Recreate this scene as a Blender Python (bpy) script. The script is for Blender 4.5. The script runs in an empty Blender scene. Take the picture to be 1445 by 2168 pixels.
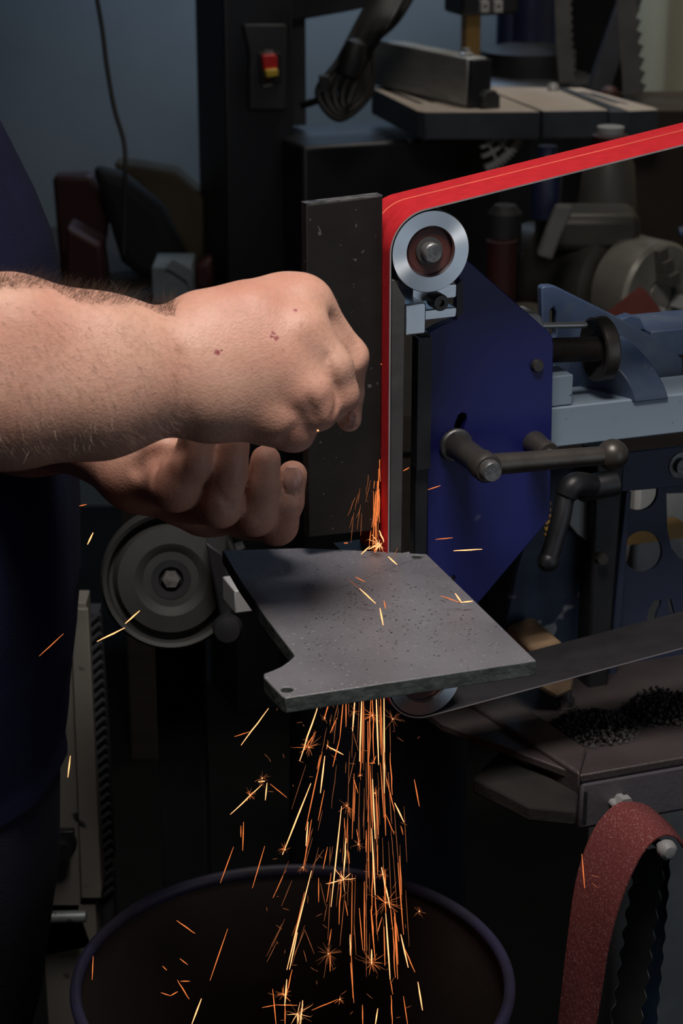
import bpy, bmesh, math, random
import numpy as np
from mathutils import Vector as V, Matrix, noise as mnoise
R = math.radians
SC = bpy.context.scene
COL = SC.collection
rnd = random.Random(11)

# ------------------------------------------------------------------ camera, world, lights, exposure
CAM = V((0, 0, 1.55)); PITCH = R(20); FPX = 4300.0
cam = bpy.data.cameras.new('camera'); cob = bpy.data.objects.new('camera', cam); COL.objects.link(cob)
cob.location = CAM; cob.rotation_euler = (R(90) - PITCH, 0, 0)
cam.sensor_fit = 'VERTICAL'; cam.sensor_height = 36; cam.sensor_width = 24
cam.lens = FPX / 2168 * 36; cam.clip_start = .05
cam.dof.use_dof = True; cam.dof.focus_distance = 1.28; cam.dof.aperture_fstop = 16
SC.camera = cob
w = bpy.data.worlds.new('world'); SC.world = w; w.use_nodes = True
bg = w.node_tree.nodes['Background']; bg.inputs[0].default_value = (.55, .65, .85, 1); bg.inputs[1].default_value = .006
def area(name, loc, target, size, size_y, energy, color, spread=180):
    l = bpy.data.lights.new(name, 'AREA'); l.shape = 'RECTANGLE'; l.size = size; l.size_y = size_y
    l.energy = energy; l.color = color; l.spread = R(spread)
    o = bpy.data.objects.new(name, l); COL.objects.link(o); o.location = loc
    o.rotation_euler = (V(target) - V(loc)).to_track_quat('-Z', 'Y').to_euler(); return o
area('workshop_lamp', (.02, .78, 2.35), (0, 1.25, 1.1), .45, .45, 7.4, (1, .92, .85), 112)          # lamp over the grinder
area('open_doorway', (1.5, .02, 1.28), (.05, 1.3, 1.15), .9, 1.3, 3.0, (.78, .88, 1))           # daylight behind the photographer
area('back_wall_fill', (-.02, 4.02, 1.95), (-.06, 4.3, 1.5), .3, .3, 6.5, (.55, .74, 1))   # unseen bluish lamp added to brighten the wall by the column
area('rear_fill', (.40, 3.2, 2.5), (.50, 3.45, 1.0), .5, .3, 2.9, (1, .93, .82), 95)    # unseen lamp added to brighten the saw table and right background
SC.view_settings.view_transform = 'Standard'; SC.view_settings.look = 'None'
SC.view_settings.exposure = 0; SC.view_settings.gamma = 1; SC.view_settings.use_curve_mapping = False

# ------------------------------------------------------------------ helpers
FW = V((0, math.cos(PITCH), -math.sin(PITCH))); UP = V((0, math.sin(PITCH), math.cos(PITCH)))
def ray(px, py): return FW + V((1, 0, 0)) * ((px - 722.5) / FPX) + UP * ((1084 - py) / FPX)
def at_d(px, py, d): return CAM + ray(px, py) * d
def on_y(px, py, Y): r = ray(px, py); return CAM + r * (Y / r.y)
def on_z(px, py, Z): r = ray(px, py); return CAM + r * ((Z - CAM.z) / r.z)
class Frame:
    """a machine's own axes: u along it, w away from the viewer's side, v up"""
    def __init__(s, o, yaw):
        s.o = V(o); s.yaw = yaw; s.x = V((math.cos(yaw), math.sin(yaw), 0)); s.y = V((-math.sin(yaw), math.cos(yaw), 0))
        s.M = Matrix.Translation(s.o) @ Matrix.Rotation(yaw, 4, 'Z'); s.I = s.M.inverted()
    def uv(s, px, py, w):
        r = ray(px, py); t = ((s.o - CAM).dot(s.y) + w) / r.dot(s.y); p = CAM + r * t - s.o
        return (p.dot(s.x), p.z)
    def pt(s, px, py, w): u, v = s.uv(px, py, w); return V((u, w, v))
    def onz(s, px, py, Z): return s.I @ on_z(px, py, Z)
    def at(s, px, py, d): return s.I @ at_d(px, py, d)
    def world(s, u, w, v): return s.M @ V((u, w, v))

MATS = {}
def mat(name, c, rough=.5, metal=0, c2=None, scale=30, bump=0, bscale=None, aniso=0, stretch=None, spots=None, spec=.5, axis='Y', thr=(.4, .65), coat=0):
    if name in MATS: return MATS[name]
    m = bpy.data.materials.new(name); m.use_nodes = True; nt = m.node_tree; N = nt.nodes; L = nt.links
    b = N['Principled BSDF']; b.inputs['Roughness'].default_value = rough; b.inputs['Metallic'].default_value = metal
    b.inputs['Specular IOR Level'].default_value = spec; b.inputs['Coat Weight'].default_value = coat
    tc = N.new('ShaderNodeTexCoord'); mp = N.new('ShaderNodeMapping'); L.new(tc.outputs['Object'], mp.inputs[0])
    if stretch: mp.inputs['Scale'].default_value = stretch
    nz = N.new('ShaderNodeTexNoise'); nz.inputs['Scale'].default_value = scale; nz.inputs['Detail'].default_value = 6
    L.new(mp.outputs[0], nz.inputs['Vector'])
    cr = N.new('ShaderNodeValToRGB'); cr.color_ramp.elements[0].position = thr[0]; cr.color_ramp.elements[1].position = thr[1]
    cr.color_ramp.elements[0].color = (*c, 1); cr.color_ramp.elements[1].color = (*(c2 or [x * .75 for x in c]), 1)
    L.new(nz.outputs['Fac'], cr.inputs[0]); last = cr.outputs[0]
    if spots:                                  # scattered flecks: (colour, scale, threshold)
        for sc_, ss, st in spots:
            n2 = N.new('ShaderNodeTexNoise'); n2.inputs['Scale'].default_value = ss; n2.inputs['Detail'].default_value = 2
            L.new(tc.outputs['Object'], n2.inputs['Vector'])
            r2 = N.new('ShaderNodeValToRGB'); r2.color_ramp.elements[0].position = st; r2.color_ramp.elements[1].position = st + .03
            L.new(n2.outputs['Fac'], r2.inputs[0])
            mx = N.new('ShaderNodeMix'); mx.data_type = 'RGBA'; L.new(r2.outputs[0], mx.inputs['Factor'])
            L.new(last, mx.inputs['A']); mx.inputs['B'].default_value = (*sc_, 1); last = mx.outputs['Result']
    L.new(last, b.inputs['Base Color'])
    if bump:
        nb = N.new('ShaderNodeTexNoise'); nb.inputs['Scale'].default_value = bscale or scale * 4; nb.inputs['Detail'].default_value = 4
        L.new(mp.outputs[0], nb.inputs['Vector'])
        bp = N.new('ShaderNodeBump'); bp.inputs['Strength'].default_value = bump; bp.inputs['Distance'].default_value = .001
        L.new(nb.outputs['Fac'], bp.inputs['Height']); L.new(bp.outputs[0], b.inputs['Normal'])
    if aniso:
        b.inputs['Anisotropic'].default_value = aniso
        tg = N.new('ShaderNodeTangent'); tg.direction_type = 'RADIAL'; tg.axis = axis; L.new(tg.outputs[0], b.inputs['Tangent'])
    MATS[name] = m; return m
def emit(name, c, s):
    m = bpy.data.materials.new(name); m.use_nodes = True; nt = m.node_tree; nt.nodes.clear()
    e = nt.nodes.new('ShaderNodeEmission'); o = nt.nodes.new('ShaderNodeOutputMaterial')
    e.inputs[0].default_value = (*c, 1); e.inputs[1].default_value = s; nt.links.new(e.outputs[0], o.inputs[0]); MATS[name] = m; return m

PM = {}
def tag(o, label=None, cat=None, group=None, kind=None):
    if label: o['label'] = label
    if cat: o['category'] = cat
    if group: o['group'] = group
    if kind: o['kind'] = kind
    return o
def thing(name, label, cat, frame=None, loc=(0, 0, 0), group=None):
    o = bpy.data.objects.new(name, None); COL.objects.link(o); o.empty_display_size = .05
    if frame: o.location = frame.o; o.rotation_euler = (0, 0, frame.yaw); PM[o] = Matrix.Identity(4)
    else: o.location = V(loc); PM[o] = Matrix.Translation(V(loc)).inverted()
    return tag(o, label, cat, group)
def obj(name, bm, m, parent=None, sharp=35, bevel=0, origin=None, seg=2):
    """one mesh object; world coordinates (or its frame's own, when the thing stands in a Frame)"""
    bmesh.ops.recalc_face_normals(bm, faces=bm.faces)
    if parent is not None and parent in PM: bm.transform(PM[parent])
    if origin is not None: bm.transform(Matrix.Translation(-V(origin)))
    for f in bm.faces: f.smooth = True
    for e in bm.edges:
        if len(e.link_faces) == 2 and e.calc_face_angle(0) > R(sharp): e.smooth = False
    me = bpy.data.meshes.new(name); bm.to_mesh(me); bm.free()
    for mm in (m if isinstance(m, (list, tuple)) else [m]): me.materials.append(mm)
    o = bpy.data.objects.new(name, me); COL.objects.link(o)
    if origin is not None: o.location = V(origin)
    if parent is not None:
        o.parent = parent
        if parent.type == 'MESH': PM.setdefault(o, Matrix.Identity(4))
    if bevel:
        md = o.modifiers.new('bevel', 'BEVEL'); md.width = bevel; md.segments = seg; md.limit_method = 'ANGLE'; md.angle_limit = R(40)
    return o
def sub(name, bm, m, part, **k):
    """a sub-part: given in the same coordinates as its part"""
    root = part.parent
    if root in PM: bm.transform(PM[root])
    off = part.location
    if off.length: bm.transform(Matrix.Translation(-off))
    PM.pop(part, None)
    return obj(name, bm, m, part, **k)
B = bmesh.new
def box(bm, c, s, rot=None):
    M = Matrix.Translation(V(c)) @ (rot.to_4x4() if rot else Matrix()) @ Matrix.Diagonal((*s, 1))
    bmesh.ops.create_cube(bm, size=1, matrix=M); return bm
def box2(bm, a, b): return box(bm, (V(a) + V(b)) / 2, [abs(x) for x in V(b) - V(a)])
def prism(bm, pts, w0, w1, holes=(), mode='uwv', conv=None):
    conv = conv or (lambda u, v, w: V((u, w, v)))
    loops = [pts] + list(holes); fr = []; edges = []
    for lp in loops:
        vs = [bm.verts.new(conv(p[0], p[1], w0)) for p in lp]; fr.append(vs)
        for i in range(len(vs)): edges.append(bm.edges.new((vs[i], vs[(i + 1) % len(vs)])))
    if len(loops) == 1: faces = [bm.faces.new(fr[0])]
    else: faces = [g for g in bmesh.ops.triangle_fill(bm, edges=edges, use_beauty=True)['geom'] if isinstance(g, bmesh.types.BMFace)]
    off = conv(0, 0, w1) - conv(0, 0, w0); mp = {}
    for lp in fr:
        for v in lp: mp[v] = bm.verts.new(v.co + off)
    for f in faces: bm.faces.new([mp[v] for v in reversed(f.verts)])
    for vs in fr:
        for i in range(len(vs)):
            a, b = vs[i], vs[(i + 1) % len(vs)]; bm.faces.new((a, b, mp[b], mp[a]))
    return bm
def basis(axis):
    a = V(axis).normalized(); t = V((0, 0, 1)) if abs(a.z) < .9 else V((1, 0, 0))
    x = t.cross(a).normalized(); return a, x, a.cross(x)
def lathe(bm, prof, o, axis, n=40, caps=True):
    a, x, y = basis(axis); o = V(o); rings = []
    for r, h in prof:
        if r < 1e-6: rings.append([bm.verts.new(o + a * h)])
        else: rings.append([bm.verts.new(o + a * h + (x * math.cos(t) + y * math.sin(t)) * r) for t in [2 * math.pi * i / n for i in range(n)]])
    for p, q in zip(rings, rings[1:]):
        for i in range(n):
            j = (i + 1) % n
            if len(p) == 1 and len(q) == 1: break
            if len(p) == 1: bm.faces.new((p[0], q[j], q[i]))
            elif len(q) == 1: bm.faces.new((p[i], p[j], q[0]))
            else: bm.faces.new((p[i], p[j], q[j], q[i]))
    if caps:
        for rg in (rings[0], rings[-1]):
            if len(rg) > 2: bm.faces.new(rg)
    return bm
def cyl(bm, a, b, r, n=24, r2=None):
    a = V(a); b = V(b); return lathe(bm, [(r, 0), (r2 if r2 is not None else r, (b - a).length)], a, b - a, n)
def ball(bm, c, r, n=20, sz=(1, 1, 1)):
    bmesh.ops.create_uvsphere(bm, u_segments=n, v_segments=n // 2 + 1, radius=r, matrix=Matrix.Translation(V(c)) @ Matrix.Diagonal((*sz, 1))); return bm
def tube(bm, pts, r, n=10, closed=False):
    pts = [V(p) for p in pts]; rs = r if isinstance(r, (list, tuple)) else [r] * len(pts); rings = []; px = None
    for i, p in enumerate(pts):
        t = (pts[min(i + 1, len(pts) - 1)] - pts[max(i - 1, 0)]).normalized()
        if px is None: _, px, _ = basis(t)
        px = (px - t * px.dot(t)).normalized(); py = t.cross(px)
        rings.append([bm.verts.new(p + (px * math.cos(k) + py * math.sin(k)) * rs[i]) for k in [2 * math.pi * j / n for j in range(n)]])
    for a, b in zip(rings, rings[1:]):
        for i in range(n): bm.faces.new((a[i], a[(i + 1) % n], b[(i + 1) % n], b[i]))
    bm.faces.new(rings[0]); bm.faces.new(rings[-1]); return bm
def spline(pts, n=8):
    pts = [V(p) for p in pts]; out = []
    for i in range(len(pts) - 1):
        p0 = pts[max(i - 1, 0)]; p1 = pts[i]; p2 = pts[i + 1]; p3 = pts[min(i + 2, len(pts) - 1)]
        for k in range(n):
            t = k / n
            out.append(.5 * ((2 * p1) + (p2 - p0) * t + (2 * p0 - 5 * p1 + 4 * p2 - p3) * t * t + (3 * p1 - p0 - 3 * p2 + p3) * t ** 3))
    out.append(pts[-1]); return out
def arc(c, r, a0, a1, n=12): return [(c[0] + r * math.cos(R(a0 + (a1 - a0) * i / n)), c[1] + r * math.sin(R(a0 + (a1 - a0) * i / n))) for i in range(n + 1)]
def circ(c, r, n=28): return arc(c, r, 0, 360 * (n - 1) / n, n - 1)
def plate4(bm, P, th):
    """a slab from four corners, thickness th straight down"""
    vs = [bm.verts.new(V(p)) for p in P]; lo = [bm.verts.new(V(p) - V((0, 0, th))) for p in P]
    bm.faces.new(vs); bm.faces.new(lo[::-1])
    for i in range(len(P)): bm.faces.new((vs[i], vs[(i + 1) % len(P)], lo[(i + 1) % len(P)], lo[i]))
    return bm
def single(name, bm, m, label, cat, group=None, base=None, **k):
    """a thing that is one mesh, its origin at its base"""
    if base is None:
        zs = [v.co for v in bm.verts]; base = V((sum(p.x for p in zs) / len(zs), sum(p.y for p in zs) / len(zs), min(p.z for p in zs)))
    return tag(obj(name, bm, m, None, origin=base, **k), label, cat, group)

# ------------------------------------------------------------------ materials
BLACK = mat('black_paint', (.012, .013, .016), .45, c2=(.02, .02, .024), scale=25, bump=.15)
MATTE = mat('matte_black', (.005, .005, .006), .9, c2=(.007, .007, .008), spec=.15)  # flat near-black for the added panel and the axle stand
BLACKSTEEL = mat('black_mill_steel', (.010, .0095, .009), .65, 0, c2=(.016, .0145, .0135), spec=.22, scale=22, bump=.2, spots=[((.09, .085, .08), 260, .70)])
RUBBER = mat('black_rubber', (.008, .008, .008), .55, c2=(.012, .012, .013))
DARKIRON = mat('dark_iron', (.062, .056, .051), .38, .45, c2=(.085, .077, .069), scale=40, bump=.2)
GREASY = mat('oiled_steel', (.085, .083, .082), .5, .4, c2=(.06, .058, .057), scale=35, bump=.15)
ALU = mat('brushed_aluminium', (.80, .85, .9), .36, 1, c2=(.74, .79, .85), scale=60, stretch=(3, 3, 60), bump=.08)
WHEELALU = mat('turned_aluminium', (.80, .86, .92), .40, 1, c2=(.76, .82, .88), scale=60, aniso=.85)
STEELTABLE = mat('hot_rolled_table_steel', (.22, .215, .24), .46, .3, c2=(.14, .135, .155), scale=14, bump=.45, bscale=900,
                 spots=[((.36, .35, .37), 420, .665), ((.03, .028, .028), 300, .70), ((.22, .11, .11), 18, .70)], thr=(.35, .7))
TABLEEDGE = mat('sawn_table_edge', (.13, .15, .14), .6, .3, c2=(.07, .08, .075), scale=60, bump=.6, bscale=220)
BLUE = mat('deep_blue_paint', (.014, .017, .15), .45, c2=(.011, .014, .12), scale=12, bump=.06, bscale=300, spots=[((.10, .11, .22), 26, .735)])
CASTBLUE = mat('worn_blue_casting', (.045, .075, .15), .42, c2=(.085, .115, .17), scale=30, bump=.25, bscale=90, spots=[((.22, .25, .30), 60, .70)])
CHIPBLUE = mat('chipped_navy_paint', (.020, .038, .075), .5, c2=(.028, .046, .085), scale=30, bump=.3, spots=[((.30, .32, .35), 34, .69)])
SLATE = mat('slate_blue_paint', (.03, .042, .085), .5, c2=(.038, .05, .095), scale=20, bump=.1)
GREYPAINT = mat('speckled_grey_paint', (.33, .42, .52), .42, c2=(.29, .37, .47), scale=9, bump=.1, spots=[((.03, .035, .05), 190, .73), ((.12, .15, .2), 330, .74)])
PALEGREY = mat('pale_grey_metal', (.42, .43, .43), .5, .1, c2=(.36, .37, .38), scale=20)
REDBELT = mat('red_ceramic_grit', (.47, .016, .023), .75, spec=.2, c2=(.41, .013, .019), scale=120, bump=.25, bscale=1500)
BELTBACK = mat('belt_backing_cloth', (.020, .0195, .022), .75, spec=.25, c2=(.015, .0145, .016), scale=60, bump=.2, bscale=600)
BELTEDGE = mat('belt_cloth_edge', (.30, .27, .29), .7)
SEAM = mat('belt_seam', (.85, .22, .13), .6)
SEAL = mat('brown_bearing_seal', (.10, .022, .016), .5, c2=(.07, .018, .014), scale=80)
CHROME = mat('bright_steel', (.42, .42, .42), .34, .45, c2=(.45, .45, .46))
MIDSTEEL = mat('worn_bolt_steel', (.26, .26, .26), .45, .8, c2=(.13, .13, .13), scale=120, bump=.2)
OLDBELT = mat('worn_oxide_belt', (.15, .036, .036), .9, spec=.2, c2=(.095, .022, .024), scale=14, bump=.8, bscale=420, spots=[((.27, .12, .115), 700, .60)], stretch=(1, 1, .5))
OLDBACK = mat('worn_belt_back', (.05, .03, .03), .8)
PINE = mat('rough_pine', (.30, .20, .115), .8, c2=(.20, .125, .07), scale=16, stretch=(1, 7, 7), bump=.3)
BASESTEEL = mat('dusty_brown_steel', (.075, .062, .062), .5, .3, c2=(.045, .036, .036), scale=12, bump=.4, bscale=300)
BASEFRONT = mat('dusty_steel_tube', (.125, .117, .135), .5, .2, c2=(.09, .08, .09), scale=10, bump=.3, bscale=200)
NAVY = mat('navy_cotton', (.008, .010, .036), .95, spec=.2, c2=(.006, .007, .026), scale=14, bump=.6, bscale=700)
TROUSER = mat('dark_work_trousers', (.012, .013, .03), .9, c2=(.009, .009, .02), scale=16, bump=.6, bscale=600)
LEATHER = mat('black_boot_leather', (.02, .017, .015), .5, c2=(.012, .011, .01), bump=.3)
NAIL = mat('fingernail', (.50, .28, .23), .3, c2=(.44, .24, .20), scale=60)
HAIRM = mat('dark_arm_hair', (.06, .04, .03), .5)
HAIRL = mat('pale_arm_hair', (.55, .42, .32), .45)
WALLB = mat('stained_blue_grey_wall', (.25, .29, .32), .8, c2=(.20, .24, .27), scale=2.2, bump=.2, bscale=40, spots=[((.07, .09, .11), 24, .735)])
WALLT = mat('tan_plaster_wall', (.52, .43, .26), .8, c2=(.46, .38, .23), scale=3, bump=.2, bscale=60)
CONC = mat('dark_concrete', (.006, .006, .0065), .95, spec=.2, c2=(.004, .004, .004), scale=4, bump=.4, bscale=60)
MACHBLACK = mat('bandsaw_black_enamel', (.009, .010, .014), .45, c2=(.012, .013, .017), scale=10, bump=.08)
MACHGREY = mat('bandsaw_switch_plate', (.035, .037, .042), .5)
CASTTOP = mat('ground_cast_iron', (.50, .43, .37), .5, .05, c2=(.42, .36, .31), scale=8, bump=.1)
CASTSIDE = mat('cast_iron_side', (.06, .07, .085), .55, .2, c2=(.045, .052, .066), scale=18, bump=.3)
FENCE = mat('fence_aluminium', (.42, .43, .42), .45, .5, c2=(.34, .35, .34), scale=25, stretch=(1, 1, 6))
REDP = mat('red_plastic', (.62, .03, .03), .4); YELP = mat('yellow_plastic', (.75, .52, .08), .4); WHITEP = mat('white_print', (.55, .55, .55), .6)
BRASS = mat('ochre_guide_post', (.30, .18, .05), .5, c2=(.24, .14, .04), scale=12)
DKBLUE = mat('dull_blue_enamel', (.010, .016, .05), .45, c2=(.008, .012, .038), scale=12)
BLADE = mat('dull_blade_steel', (.05, .05, .05), .5, .6, c2=(.03, .03, .03), scale=20)
BLUEBLADE = mat('blue_blade_steel', (.018, .045, .08), .5, .1, c2=(.013, .03, .055), scale=10)
BRIGHTTOOTH = mat('bright_tooth_edge', (.5, .46, .40), .5)  # even pale tone drawn along the wavy blade edges
CHUCK = mat('chuck_steel', (.34, .33, .29), .42, .5, c2=(.27, .26, .23), scale=30, aniso=.6)
CHUCKBODY = mat('greenish_grey_steel', (.06, .058, .048), .5, .3, c2=(.04, .04, .033), scale=20, bump=.2)
BINBLUE = mat('violet_blue_rim_paint', (.04, .038, .085), .5, c2=(.03, .028, .04), scale=18, bump=.3)
BININ = mat('rusty_brown_drum', (.040, .027, .021), .75, c2=(.026, .018, .015), scale=9, bump=.4, bscale=80)
WATER = mat('dirty_water', (.012, .010, .009), .03, c2=(.010, .009, .008), bump=.25, bscale=14)
PEDESTAL = mat('navy_pedestal_paint', (.012, .016, .026), .5, c2=(.016, .02, .03), scale=9, bump=.1)
BOARD = mat('dusty_cream_paint', (.22, .21, .185), .7, c2=(.17, .16, .14), scale=8, bump=.2, spots=[((.02, .02, .02), 24, .70)])
TREAD = mat('ribbed_rubber', (.024, .026, .032), .7, c2=(.034, .037, .045), scale=30, bump=.3)
GALV = mat('galvanised_steel', (.36, .40, .41), .4, .6, c2=(.26, .30, .31), scale=50, spots=[((.12, .14, .15), 130, .62)])
WHEELGREY = mat('dusty_grey_wheel', (.022, .023, .0215), .7, c2=(.017, .018, .017), scale=25, bump=.2)
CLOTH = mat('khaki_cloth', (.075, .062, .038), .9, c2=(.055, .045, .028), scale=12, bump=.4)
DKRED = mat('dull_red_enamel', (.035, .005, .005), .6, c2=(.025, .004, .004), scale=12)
TIN = mat('dull_tin', (.20, .24, .27), .5, .2, c2=(.14, .17, .19), scale=18)
BOTTLE = mat('grey_white_plastic', (.09, .086, .075), .5, c2=(.07, .068, .06), scale=10)
WHITEBIN = mat('off_white_plastic', (.42, .43, .42), .55, c2=(.25, .26, .26), scale=9)
WOODBENCH = mat('stained_bench_wood', (.022, .017, .013), .8, c2=(.016, .012, .009), scale=8, stretch=(1, 8, 8), bump=.3)
REDPAPER = mat('worn_red_sanding_disc', (.20, .055, .045), .85, c2=(.15, .04, .035), scale=22, bump=.5, bscale=500)
HOT = emit('white_hot_steel', (1, .42, .165), 2.1); ORANGE = emit('orange_hot_steel', (1, .24, .06), .95); DULL = emit('dull_red_hot_steel', (1, .30, .11), .30)

# ------------------------------------------------------------------ the room
def struct(name, bm, m): o = obj(name, bm, m); o['kind'] = 'structure'; return o
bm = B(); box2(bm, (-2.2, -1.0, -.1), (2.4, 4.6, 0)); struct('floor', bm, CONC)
bm = B(); box2(bm, (-2.2, 4.3, 0), (.55, 4.42, 2.9)); struct('wall_back', bm, WALLB)
bm = B(); prism(bm, [(.53, 4.3), (.90, 2.7), (1.02, 2.7), (.65, 4.42), (.53, 4.42)], 0, 2.9, conv=lambda u, v, w: V((u, v, w))); struct('wall_right', bm, WALLT)

# ------------------------------------------------------------------ belt grinder
G0 = at_d(824, 1172, 1.30); G = Frame(G0, R(20)); uv = G.uv
gr = thing('belt_grinder', 'deep blue belt grinder with bright aluminium platen wheels and a flat steel work rest', 'grinder', G)
def P(px, py, w): return G.pt(px, py, w)
def outline(pts, w): return [uv(x, y, w) for x, y in pts]
BW = .050
# wheels
c1 = V(uv(912, 533, 0)); r1 = (V(uv(912, 446, 0)) - V(uv(912, 620, 0))).length / 2
r2 = r1; bot = V(uv(893, 1516, 0)); c2 = V((bot.x, bot.y + r2)); c2.x = c1.x + .0005
def wheel(name, c):
    k = r1
    o = obj(name, lathe(B(), [(k * .60, .002), (k * .625, .0003), (k * .98, .0003), (k, .0012), (k, BW - .001), (k * .98, BW), (k * .4, BW), (k * .4, .007), (k * .60, .0062), (k * .60, .002)],
            (c.x, 0, c.y), (0, 1, 0), 96, caps=False), WHEELALU, gr, origin=(c.x, 0, c.y), sharp=30)
    s = sub('bearing', lathe(B(), [(k * .25, .004), (k * .33, .004), (k * .345, .0036), (k * .35, .0036), (k * .53, .0036), (k * .54, .0042), (k * .59, .0042), (k * .59, .0075), (k * .25, .0075)], (c.x, 0, c.y), (0, 1, 0), 64, caps=False), SEAL, o, sharp=25)
    s['label'] = 'brown sealed bearing'
    s = sub('bearing_race', lathe(B(), [(k * .24, .0045), (k * .24, .0022), (k * .335, .0022), (k * .345, .0045)], (c.x, 0, c.y), (0, 1, 0), 48, caps=False), GREASY, o, sharp=25)
    s = sub('axle_bolt', lathe(B(), [(0, -.0045), (k * .205, -.0045), (k * .235, -.0032), (k * .235, .012), (0, .012)], (c.x, 0, c.y), (0, 1, 0), 40), MIDSTEEL, o, sharp=25)
    return o
wheel('platen_wheel', c1); wheel('platen_wheel', c2)
# belt: runs over both platen wheels and on to two wheels beyond the frame
uL = V(uv(1445, 319, 0)) - V(uv(935, 447, 0)); uD = uL.normalized()
lL = V(uv(1445, 1371, 0)) - V(uv(900, 1517, 0)); lD = lL.normalized()
rt = .05
topn = V((-uD.y, uD.x)); lown = V((lD.y, -lD.x))
c4 = c1 + topn * r1 + uD * .62 - topn * rt
c3 = c2 + lown * r2 + lD * .62 - lown * rt
def hull(pts):
    pts = sorted(pts); 
    def half(ps):
        h = []
        for p in ps:
            while len(h) > 1 and (h[-1][0] - h[-2][0]) * (p[1] - h[-2][1]) - (h[-1][1] - h[-2][1]) * (p[0] - h[-2][0]) <= 0: h.pop()
            h.append(p)
        return h
    a = half(pts); b = half(pts[::-1]); return a[:-1] + b[:-1]
th = .0013
inner = []
for c, r in ((c1, r1), (c2, r2), (c3, rt), (c4, rt)):
    inner += [(c.x + (r + .0002) * math.cos(2 * math.pi * i / 120), c.y + (r + .0002) * math.sin(2 * math.pi * i / 120)) for i in range(120)]
loop = hull(inner)
# subdivide the long runs so that the noise and the light read well
loop2 = []
for i, p in enumerate(loop):
    q = loop[(i + 1) % len(loop)]; d = math.dist(p, q); n = max(1, int(d / .02))
    loop2 += [(p[0] + (q[0] - p[0]) * k / n, p[1] + (q[1] - p[1]) * k / n) for k in range(n)]
loop = loop2; n = len(loop); nor = []
for i in range(n):
    t = (V(loop[(i + 1) % n]) - V(loop[i - 1])).normalized(); nor.append(V((t.y, -t.x)))
belt = thing('grinding_belt', 'bright red abrasive belt running over the aluminium wheels of the grinder', 'belt', G)
bm = B(); w0, w1 = 0, .0508
ring = [[bm.verts.new((p[0] + nn.x * o, w, p[1] + nn.y * o)) for p, nn in zip(loop, nor)] for o, w in ((th, w0), (th, w1), (.0003, w1), (.0003, w0))]
for k in range(4):
    a, b = ring[k], ring[(k + 1) % 4]
    for i in range(n):
        j = (i + 1) % n; f = bm.faces.new((a[i], a[j], b[j], b[i])); f.material_index = (0, 1, 2, 1)[k]
obj('abrasive_band', bm, [REDBELT, BELTEDGE, BELTBACK], belt, sharp=60)
# fine pale line worn along the top run
bm = B(); prev = None
i0 = min(range(n), key=lambda i: (V(loop[i]) - (c1 + topn * r1 + uD * -.012)).length)
idx = [i for i in range(n) if (V(loop[i]) - c1).dot(topn) > r1 * .55 and (V(loop[i]) - c1).dot(uD) < .60]
idx.sort(key=lambda i: (V(loop[i]) - c1).dot(uD))
for i in idx:
    p = V(loop[i]); nn = nor[i]
    v4 = [bm.verts.new((p.x + nn.x * o, w, p.y + nn.y * o)) for o, w in ((th + .0003, .0316), (th + .0003, .0325), (th - .0002, .0325), (th - .0002, .0316))]
    if prev:
        for k in range(4): bm.faces.new((prev[k], prev[(k + 1) % 4], v4[(k + 1) % 4], v4[k]))
    prev = v4
s = obj('wear_line', bm, SEAM, belt); s['label'] = 'thin pale line along the belt'
# two wheels beyond the frame that carry the belt
for nm, c in (('drive_wheel', c3), ('tracking_wheel', c4)):
    obj(nm, lathe(B(), [(0, 0), (rt * .3, 0), (rt * .35, .004), (rt * .85, .004), (rt * .88, 0), (rt, 0), (rt, BW), (0, BW)], (c.x, 0, c.y), (0, 1, 0), 56), ALU, gr, origin=(c.x, 0, c.y))
# platen
ub = c1.x - r1
bm = B(); pl = [(ub + .0008, uv(832, 1180, .002)[1]), (ub + .0008, uv(830, 594, .002)[1]), (uv(834, 590, .002)[0], uv(832, 592, .002)[1]), uv(857, 632, .002), (uv(856, 632, .002)[0], uv(852, 1180, .002)[1])]
prism(bm, pl, .002, .052); obj('platen', bm, GREASY, gr, bevel=.0005)
# platen holder bar behind
bm = B(); u0 = uv(882, 720, .046)[0]; u1 = uv(911, 720, .046)[0]
prism(bm, [(u0, uv(890, 1190, .046)[1]), (u0, uv(890, 712, .046)[1]), (u0 + .002, uv(890, 706, .046)[1]), (u1, uv(890, 706, .046)[1]), (u1, uv(890, 1190, .046)[1])], .046, .0548); obj('platen_holder', bm, BLACK, gr, bevel=.0008)
# aluminium bracket: block, split tabs, screw
blk = obj('platen_bracket', prism(B(), outline([(857, 646), (898, 640), (902, 644), (901, 703), (898, 707), (857, 711)], .010), .010, .048), ALU, gr, bevel=.0012)
uu0 = uv(866, 620, .030)[0]; uu1 = uv(966, 620, .030)[0]
for y0, y1 in ((600, 631), (650, 672)):
    prism_pts = outline([(872, y0 + 9), (964, y0), (967, y0 + 3), (966, y1 - 4), (963, y1), (872, y1 + 10)], .030)
    sub('clamp_tab', prism(B(), prism_pts, .030, .0545), ALU, blk, bevel=.0012)
a = P(934, 642, .018); s = sub('clamp_screw', lathe(B(), [(0, .0022), (.0022, .0022), (.0022, 0), (.0048, 0), (.0054, .0012), (.0054, .012), (.003, .012), (.003, .040), (0, .040)], a, (0, 1, 0), 32), DARKIRON, blk); s['label'] = 'dark socket head screw'
obj('platen_strut', box2(B(), V(P(873, 706, .05)) - V((0, 0, .09)), V(P(902, 706, .05)) + V((0, -.01, .0))), BLACK, gr)
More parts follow.
